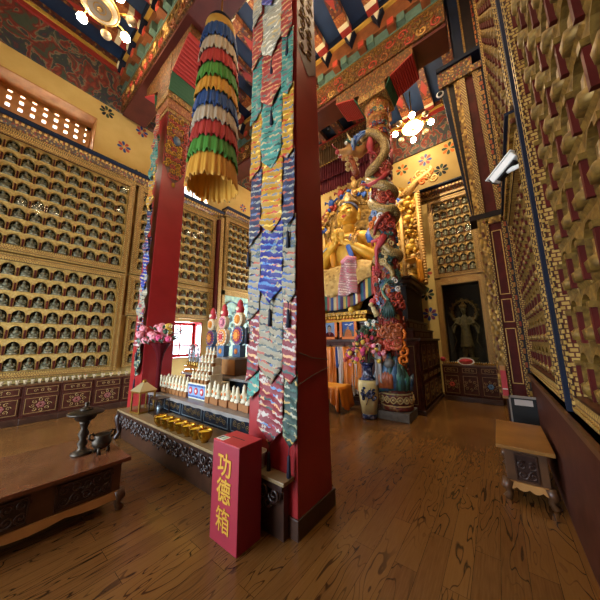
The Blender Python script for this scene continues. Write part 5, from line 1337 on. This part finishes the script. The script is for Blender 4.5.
m = MB().box(-.05, .95, .46, .5, 0, 2.3).box(-.05, 0, .1, .46, 0, 2.3).box(.90, .95, .1, .46, 0, 2.3).box(-.05, .95, .1, .46, -.02, 0).box(-.05, .95, .1, .46, 2.22, 2.3); m.build('niche_box', 'niche_dark', al)
MB().box(0, .90, -.02, -.015, 0, 2.22).build('glass_pane', 'case_glass', al)
sg = thing('standing_statue', (8.56, .68, .94), 'dim bronze many-armed standing deity statue inside the dark alcove', 'statue', None, -pi/2)
m = MB()
m.tube([(0, 0, .42), (0, 0, .7), (0, 0, .95), (0, 0, 1.12), (0, 0, 1.3)], [.17, .14, .11, .12, .07], 12); m.ell((0, -.01, 1.48), (.075, .085, .1), 12, 8); m.tube([(0, 0, 1.25), (0, 0, 1.42)], .045, 8)
for s in (-1, 1):
    m.tube([(s*.05, 0, .45), (s*.08, 0, .2), (s*.08, -.02, .14)], [.1, .06, .06], 10)
    for p in ([(s*.1, 0, 1.24), (s*.22, -.05, 1.1), (s*.1, -.13, 1.05)], [(s*.1, 0, 1.24), (s*.27, .0, 1.2), (s*.33, -.05, 1.4)], [(s*.1, 0, 1.2), (s*.26, -.02, .98), (s*.3, -.08, .8)]): m.tube(p, [.05, .04, .03], 8)
b_ = m.build('body', 'statue_bronze', sg, remesh=.018)
m = MB(); m.lathe([(0, 0), (.26, 0), (.24, .05), (.18, .08), (.24, .13), (.2, .14), (0, .14)], 20); m.build('lotus_base', 'statue_bronze', sg)
m = MB(); m.lathe([(.075, 1.53), (.09, 1.56), (.06, 1.64), (.03, 1.7), (0, 1.74)], 12)
for i in range(5): a = -pi/2+(i-2)*.5; m.ell((.09*cos(a), .09*sin(a), 1.6), (.02, .02, .045), 6, 5)
m.build('crown', 'gold_dark', sg)
m = MB(); m.tube([(.3*cos(2*pi*i/32), .08, 1.45+.32*sin(2*pi*i/32)) for i in range(33)], .02, 6)
for i in range(16): a = 2*pi*i/16; m.spiral(lambda u, v: (u, .09, v), (.3*cos(a), 1.45+.32*sin(a)), .07, 1.3, a, .014, 0, 1, 5, 9)
m.build('halo', 'gold_dark', sg)
m = MB()
for s in (-1, 1): m.tube([(s*.12, .02, 1.3), (s*.33, 0, 1.0), (s*.24, -.03, .6), (s*.36, -.02, .3)], [.02, .035, .03, .012], 6, 0, .5)
m.build('scarf', 'statue_bronze', sg)
# base units of the back wall
bu2 = []
for i, (fl, l) in enumerate((('coral', 'back wall cabinet unit with a red painted flower next to the shrine side'), ('cabinet_wood', 'back wall cabinet unit with plain scroll door under the statue alcove'), ('torma_blue', 'back wall cabinet unit with a pale teal painted flower near the tall red cabinet end'))):
    b = base_unit(.41, .76, l, 'cabinet units on the back wall', fl); b.location = (7.95, 1.27-.41*i, 0); b.rotation_euler = (0, 0, -pi/2)
lc = thing('butter_lamp', (0, 0, 0), 'small butter lamp in the gold half of the row below the alcove', 'lamp', 'gold butter lamps below the alcove')
MB().lathe([(0, 0), (.018, 0), (.01, .02), (.022, .055), (.018, .055), (0, .04)], 10).build('cup', 'brass', lc); MB().ell((0, 0, .06), (.008, .008, .014), 6, 5).build('wick_fat', 'cream', lc)
lc.location = (8.08, 1.15, .915)
for i in range(1, 22):
    o = dup(lc, (8.08, 1.15-.048*i, .915))
    if i > 11:
        o['label'] = 'small butter lamp in the dark purple half of the row below the alcove'; o['group'] = 'purple butter lamps below the alcove'
t = thing('offering_plate', (8.1, .72, .99), 'red oval plate with white rim leaning at the foot of the dark alcove', 'plate', None, -pi/2)
MB().lathe([(0, 0), (.13, .0), (.16, .02)], 24).build('plate', 'torma_red', t); MB().lathe([(.155, .015), (.19, .02), (.19, .028), (.155, .024), (.155, .015)], 24, cap=False).build('rim', 'khata_white', t)
for q in t.children: q.rotation_euler = (1.1, 0, 0); q.scale = (1, .55, 1)
t = thing('red_flower', (8.0, 1.24, .915), 'single red cloth flower on the counter corner between shrine and alcove', 'flower')
flower((0, 0, .12), .1, 'torma_red', t, 16); MB().tube([(0, 0, 0), (0, 0, .1)], .01, 5).build('stem', 'leaf', t)

# ------------------------------------------------------------------ tall cabinet end and niche wall along the camera side
TX = 5.5
tw = thing('tall_cabinet', (TX, 0, 0), 'tall dark red cabinet end with gilt toothed borders and red panels near back corner', 'cabinet')
Rr = -.40
def Lz(z): return .155+.085*(z-4.2)
F0 = [0, .03, .05, .08, .24, .38, .72, .83, .92, 1]; F1 = [0, .14, .18, .31, .43, .55, .72, .82, .9, 1]
mt = ['navy', 'gold_dark', 'black_wood', 'scroll_gold', 'dot_gold', 'dark_red_panel', 'dot_gold', 'tooth_red', 'navy']
nms = ['outer_post', 'gold_line', 'inner_post', 'scroll_strip', 'dot_strip', 'red_panel', 'dot_strip', 'tooth_strip', 'blue_strip']
za, zb = 3.86, 6.88
for i in range(9):
    e = (.0, -.012, .02, -.02, -.03, .03, -.03, -.02, .0)[i]
    y = lambda f_, z: Lz(z)+(Rr-Lz(z))*f_
    MB().prism([(y(F0[i], za), za), (y(F0[i+1], za), za), (y(F1[i+1], zb), zb), (y(F1[i], zb), zb)][::-1], 'X', e, .4).build(nms[i], mt[i], tw)
m = MB().prism([(Lz(6.9)+.02, 6.88), (-.40, 6.88), (-.40, 7.02), (Lz(6.9)+.03, 7.02)][::-1], 'X', -.06, .4, 0); m.box(-.05, .4, -.2, Lz(6.9)+.03, 7.02, 7.26, 0); m.build('carved_cornice', 'cornice_paint', tw)
MB().box(-.1, .42, -.40, .42, 7.26, 7.34).build('cornice_cap', 'navy', tw)
for nm, a, b, e, q in (('outer_post', .07, -.1, 0, 'navy'), ('gold_line', -.1, -.135, -.012, 'gold_dark'), ('inner_post', -.135, -.31, .02, 'black_wood'), ('tooth_strip', -.31, -.37, -.02, 'tooth_red'), ('blue_strip', -.37, -.40, 0, 'navy')):
    MB().box(e, .4, b, a, 7.34, CZ).build(nm, q, tw)
MB().box(-.05, .4, -.40, .17, 3.76, 3.86).build('ledge', 'black_wood', tw, .004)
ws = [('scroll_strip', .06, -.07, -.02, 'scroll_gold'), ('dot_strip', -.07, -.10, -.03, 'dot_gold'), ('door_panel', -.10, -.28, .01, 'dark_red_panel'), ('dot_strip', -.28, -.31, -.03, 'dot_gold'), ('tooth_strip', -.31, -.37, -.02, 'tooth_red'), ('blue_strip', -.37, -.40, 0, 'navy')]
for nm, a, b, e, q in ws: MB().box(e, .4, b, a, .66, 3.70).build(nm, q, tw)
MB().box(-.03, .4, -.40, .06, 3.64, 3.76).build('top_strip', 'scroll_gold', tw)
m = MB()
for z0, z1 in ((.85, 1.75), (1.85, 2.25), (2.33, 3.5)):
    rings(m, lambda mb, u0, u1, v0, v1: mb.box(-.0, .012, u0, u1, v0, v1), -.265, -.125, z0, z1, .013)
m.build('gilt_border', 'gold_paint', tw)
# counter under it
ct = thing('side_counter', (TX-.06, 0, 0), 'dark counter with plank top under the tall red cabinet end', 'counter')
MB().box(0, 2.2, Rr-.03, .03, .61, .66).build('worktop', 'wood_light', ct, .005); MB().box(.08, 2.2, Rr-.03, -.02, 0, .61).build('body', 'cabinet_wood', ct)
m = MB()
for z in (.08, .33, .57): m.box(.06, .08, Rr, -.03, z, z+.03)
for y in (-.05, Rr+.02): m.box(.05, .08, y-.025, y+.025, 0, .61)
m.build('panel_frame', 'wood_dark', ct)
t = thing('red_banner_box', (TX-.05, 0, .66), 'narrow upright red box with pale top standing against the tall cabinet end', 'box')
MB().box(-.05, .03, -.055, .02, 0, .40).build('body', 'torma_red', t, .003); MB().box(-.05, .03, -.055, .02, .40, .47).build('pale_top', 'wood_light', t, .003); MB().box(-.053, -.05, -.05, .015, .10, .115).build('white_line', 'white', t)
t = thing('framed_board', (4.95, -.2, 0), 'black board in a white frame leaning against the dark counter behind the desk', 'board')
m = MB()
for a, b, c, d in ((-.16, .16, .28, .3), (-.16, .16, .72, .75), (-.16, -.14, .28, .75), (.14, .16, .28, .75)): m.box(-.015, .015, a, b, c, d)
m.build('frame', 'khata_grey', t); MB().box(-.005, .01, -.14, .14, .3, .72).build('board', 'black', t); MB().box(-.008, -.004, -.1, .1, .62, .70).build('label_strip', 'khata_white', t)
for y in (-.12, .12): MB().box(-.01, .01, y-.012, y+.012, 0, .28).build('leg', 'white', t)
# niche wall beside the camera
def wall_bays(x0, nc, z0, nr, cw, ch, label, seed):
    t = niche_panel((x0+nc*cw, -.40, z0), pi, nc, nr, cw, ch, label, 'cabinet', '', '', fw=.12, figs=False, pane=False, lat='gold_dark')
    m = MB()
    for c in range(nc):
        for r in range(nr):
            x = (c+.5)*cw; z = r*ch+ch*.12; m.lathe([(.08, 0), (.085, .05), (.05, .08), (.045, .15), (.015, .18), (.026, .2), (0, .235)], 6, (x, .035, z))
    o = m.build('niche_figurine', 'gold_dark', t); o['kind'] = 'stuff'
    return t
wall_bays(2.95, 8, 3.85, 18, .265, .31, 'very tall gilt niche cabinet seen at a steep angle above the security camera', 1)
wall_bays(2.95, 8, 1.2, 7, .265, .31, 'gilt niche cabinet seen at a steep angle below the security camera', 2)
wall_bays(.75, 6, 1.2, 24, .265, .31, 'tall gilt niche cabinet closest to the camera along the same wall as the security camera', 3)
for x, z0, z1, l in ((5.36, 1.05, CZ, 'tall navy and gilt post between niche wall and the tall red cabinet end'), (2.64, 1.05, CZ, 'tall dark and gilt post dividing the two niche wall cabinets')):
    t = thing('cabinet_post', (x, -.44, 0), l, 'post')
    MB().box(0, .06, 0, .10, z0, z1).build('dark_strip', 'navy', t); MB().box(.06, .13, 0, .08, z0, z1).build('tooth_strip', 'tooth_red', t)
    MB().box(-.06, 0, 0, .07, z0, z1).build('scroll_strip', 'scroll_gold', t)
t = thing('wall_ledge', (2.8, -.44, 3.53), 'gilt ledge running along the niche wall at the height of security camera', 'ledge')
MB().box(0, 2.44, 0, .13, 0, .1).build('board', 'scroll_gold', t); MB().box(0, 2.44, 0, .16, .1, .13).build('cap', 'navy', t)
t = thing('wall_counter', (.2, -.44, 0), 'long dark cabinet base running along the niche wall under the niches', 'cabinet')
MB().box(0, 5.2, 0, .1, 0, 1.04).build('body', 'cabinet_wood', t); MB().box(0, 5.2, 0, .13, 1.0, 1.04).build('ledge_board', 'wood_mid', t)
# cameras
sc_ = thing('security_camera', (3.05, -.40, 3.28), 'white bullet security camera on a bracket on the niche wall', 'camera')
def obox(mb, c, ax, L_, w, h, k=0):
    ax = Vector(ax).normalized(); s_ = ax.cross(Vector((0, 0, 1))).normalized(); u_ = s_.cross(ax)
    vs = [Vector(c)+ax*(i*L_/2)+s_*(j*w/2)+u_*(q*h/2) for q in (-1, 1) for j in (-1, 1) for i in (-1, 1)]
    return mb.add([v[:] for v in vs], [(0, 2, 3, 1), (4, 5, 7, 6), (0, 1, 5, 4), (2, 6, 7, 3), (0, 4, 6, 2), (1, 3, 7, 5)], k)
ax = Vector((.25, .30, -.20)).normalized(); cc = Vector((.05, .15, .0)); upv = (ax.cross(Vector((0, 0, 1)))).cross(ax).normalized()
obox(MB(), cc, ax, .28, .09, .085).build('housing', 'white', sc_, .012)
obox(MB(), cc+upv*.05+ax*.01, ax, .32, .105, .012).build('sun_shield', 'white', sc_, .003)
obox(MB(), cc+ax*.143, ax, .02, .08, .075).build('lens_face', 'black', sc_, .004)
obox(MB(), cc-upv*.05, ax, .2, .06, .03).build('underside', 'black_wood', sc_)
MB().tube([(-.02, .0, -.06), (-.01, .06, -.06), tuple(cc-upv*.05)], [.03, .022, .03], 8).build('bracket', 'white', sc_)
dm = thing('dome_camera', (TX-.01, .40, 6.78), 'small round white dome camera on the dark post beside the chandelier', 'camera')
MB().lathe([(.07, -.01), (.075, .01), (.06, .02), (.05, .02)], 20).build('housing', 'white', dm); MB().ell((0, 0, .015), (.05, .05, .045), 14, 8).build('lens_dome', 'black', dm)
for q in dm.children: q.rotation_euler = (0, -pi/2, 0)

# ------------------------------------------------------------------ chandeliers
def chandelier(loc, label, disc_lit, ph, lit=(0, 2, 4, 6)):
    t = thing('chandelier', loc, label, 'chandelier', 'lotus chandeliers')
    MB().lathe([(0, .02), (.10, .02), (.16, 0), (.26, .02), (.30, .06), (.31, .09), (.0, .1)], 36).build('centre_disc', 'disc_on' if disc_lit else 'disc_off', t)
    m = MB(); m.tube([(.31*cos(2*pi*i/40), .31*sin(2*pi*i/40), .07) for i in range(41)], .022, 7)
    m.tube([(.2*cos(2*pi*i/32), .2*sin(2*pi*i/32), .005) for i in range(33)], .012, 6); m.tube([(.1*cos(2*pi*i/24), .1*sin(2*pi*i/24), .012) for i in range(25)], .010, 6)
    m.ell((0, 0, .0), (.05, .05, .03), 12, 6); m.build('rim', 'gold_paint', t)
    for i in range(8):
        a = 2*pi*i/8+ph; c = (.53*cos(a), .53*sin(a), .06)
        MB().tube([(.28*cos(a), .28*sin(a), .1), (.42*cos(a), .42*sin(a), .17), (.53*cos(a), .53*sin(a), .14)], .016, 6).build('arm', 'gold', t)
        if i in lit:
            sh_ = MB().lathe([(.0, .1), (.03, .12), (.05, .10), (.05, .08), (0, .08)], 14, (c[0], c[1], .06)).build('bulb_holder', 'gold', t)
            MB().ell((c[0], c[1], .05), (.09, .09, .08), 14, 10).build('bulb', 'bulb_on', sh_)
        else:
            MB().lathe([(0, .0), (.05, .005), (.09, .04), (.10, .09), (.06, .12), (0, .13)], 14, (c[0], c[1], .0)).build('lotus_shade', 'shade_off', t)
    MB().tube([(0, 0, .1), (0, 0, CZ-loc[2])], .018, 6).build('hanging_rod', 'gold', t)
    for i in range(4): a = 2*pi*i/4; MB().tube([(.28*cos(a), .28*sin(a), .1), (.1*cos(a), .1*sin(a), .4), (0, 0, .6)], .008, 5).build('stay', 'gold', t)
    return t
chandelier((.70, 5.6, 8.2), 'round chandelier with glowing bulbs hanging in the near bay beside the wooden window', False, .35)
chandelier((7.85, 1.42, 8.3), 'round chandelier with fully lit disc and bulbs hanging before the back wall', True, .2)
chandelier((3.8, 3.4, 8.3), 'added round chandelier in the middle bay, unseen behind the brocade strips', True, .1)  # added out of sight as fill for the dark far side
chandelier((3.3, .5, 8.5), 'added round chandelier above the view, brightening the shrine front and open floor', True, .3)  # added above the frame to light shrine front, tall cabinet and floor
chandelier((7.4, 6.1, 8.3), 'added round chandelier, unseen behind the middle pillar, brightening the shrine bay', True, .3)  # added behind the pillar to brighten the shrine
chandelier((1.0, .5, 7.4), 'added unseen round chandelier overhead in the near bay, lighting the middle pillar', True, 0)  # added overhead, out of view, to light the pillar face and floor

# ------------------------------------------------------------------ spot lamps added out of sight behind the second beam to brighten shrine and alcove
def spot(loc, aim, power, ang, label):
    t = thing('added_spot_lamp', loc, label, 'lamp')
    d = (Vector(aim)-Vector(loc)).normalized(); e = Vector((0, 0, 0))
    MB().tube([(-.10, 0, .06), (0, 0, .06), (0, 0, .03)], .012, 6).build('mount_arm', 'black', t)
    m = MB().lathe([(.0, -.02), (.035, -.02), (.045, .02), (.06, .14), (.055, .14), (.04, .03), (0, .02)], 16); o = m.build('lamp_shade', 'black', t); o.rotation_euler = d.to_track_quat('Z', 'Y').to_euler()
    l = bpy.data.lights.new('added_spot_light', 'SPOT'); l.energy = power; l.spot_size = radians(ang); l.spot_blend = .6; l.color = (1, .80, .52); l.shadow_soft_size = .06
    q = bpy.data.objects.new('added_spot_light', l); COL.objects.link(q); q.location = Vector(loc)+d*.17; q.rotation_euler = d.to_track_quat('-Z', 'Y').to_euler()
spot((6.06, 3.5, 8.32), (7.1, 3.3, 3.6), 280, 85, 'added black spot lamp, unseen behind the beam, aimed at the golden statue')
spot((6.06, 1.0, 8.32), (8.3, .8, 2.2), 380, 75, 'added black spot lamp, unseen behind the beam, aimed at the statue alcove')
# ------------------------------------------------------------------ daylight
def area(name, loc, rot, sx, sy, power, color):
    l = bpy.data.lights.new(name, 'AREA'); l.shape = 'RECTANGLE'; l.size = sx; l.size_y = sy; l.energy = power; l.color = color
    o = bpy.data.objects.new(name, l); COL.objects.link(o); o.location = loc; o.rotation_euler = rot; return o
area('daylight_low_window', (4.23, 9.0, 1.9), (-pi/2, 0, 0), 1.3, 1.6, 330, (.80, .90, 1))
area('daylight_high_window', (4.1, 9.0, 7.2), (-pi/2, 0, 0), 1.4, 1.2, 150, (1, .95, .85))
area('daylight_wooden_window', (.4, 9.0, 7.4), (-pi/2, 0, 0), 1.9, 1.4, 150, (1, .85, .62))
area('added_back_daylight', (9.9, 6.7, 1.95), (0, pi/2, 0), 2.2, 1.8, 1100, (.80, .90, 1))  # added fill through the made-up back opening, for mural and rear altar
area('daylight_door', (-3.6, 4.6, 2.0), (0, -pi/2, 0), 3.2, 4.4, 260, (.72, .86, 1))
w = bpy.data.worlds.new('sky'); SC.world = w; w.use_nodes = True
w.node_tree.nodes['Background'].inputs[0].default_value = (.78, .88, 1, 1); w.node_tree.nodes['Background'].inputs[1].default_value = 1.8

SC.view_settings.view_transform = 'Standard'; SC.view_settings.look = 'None'; SC.view_settings.gamma = 1; SC.view_settings.exposure = 1.2
SC.view_settings.use_curve_mapping = False
SC.cycles.use_denoising = True
SC.cycles.max_bounces = 8; SC.cycles.transparent_max_bounces = 12; SC.cycles.sample_clamp_indirect = 4
bpy.context.view_layer.update()
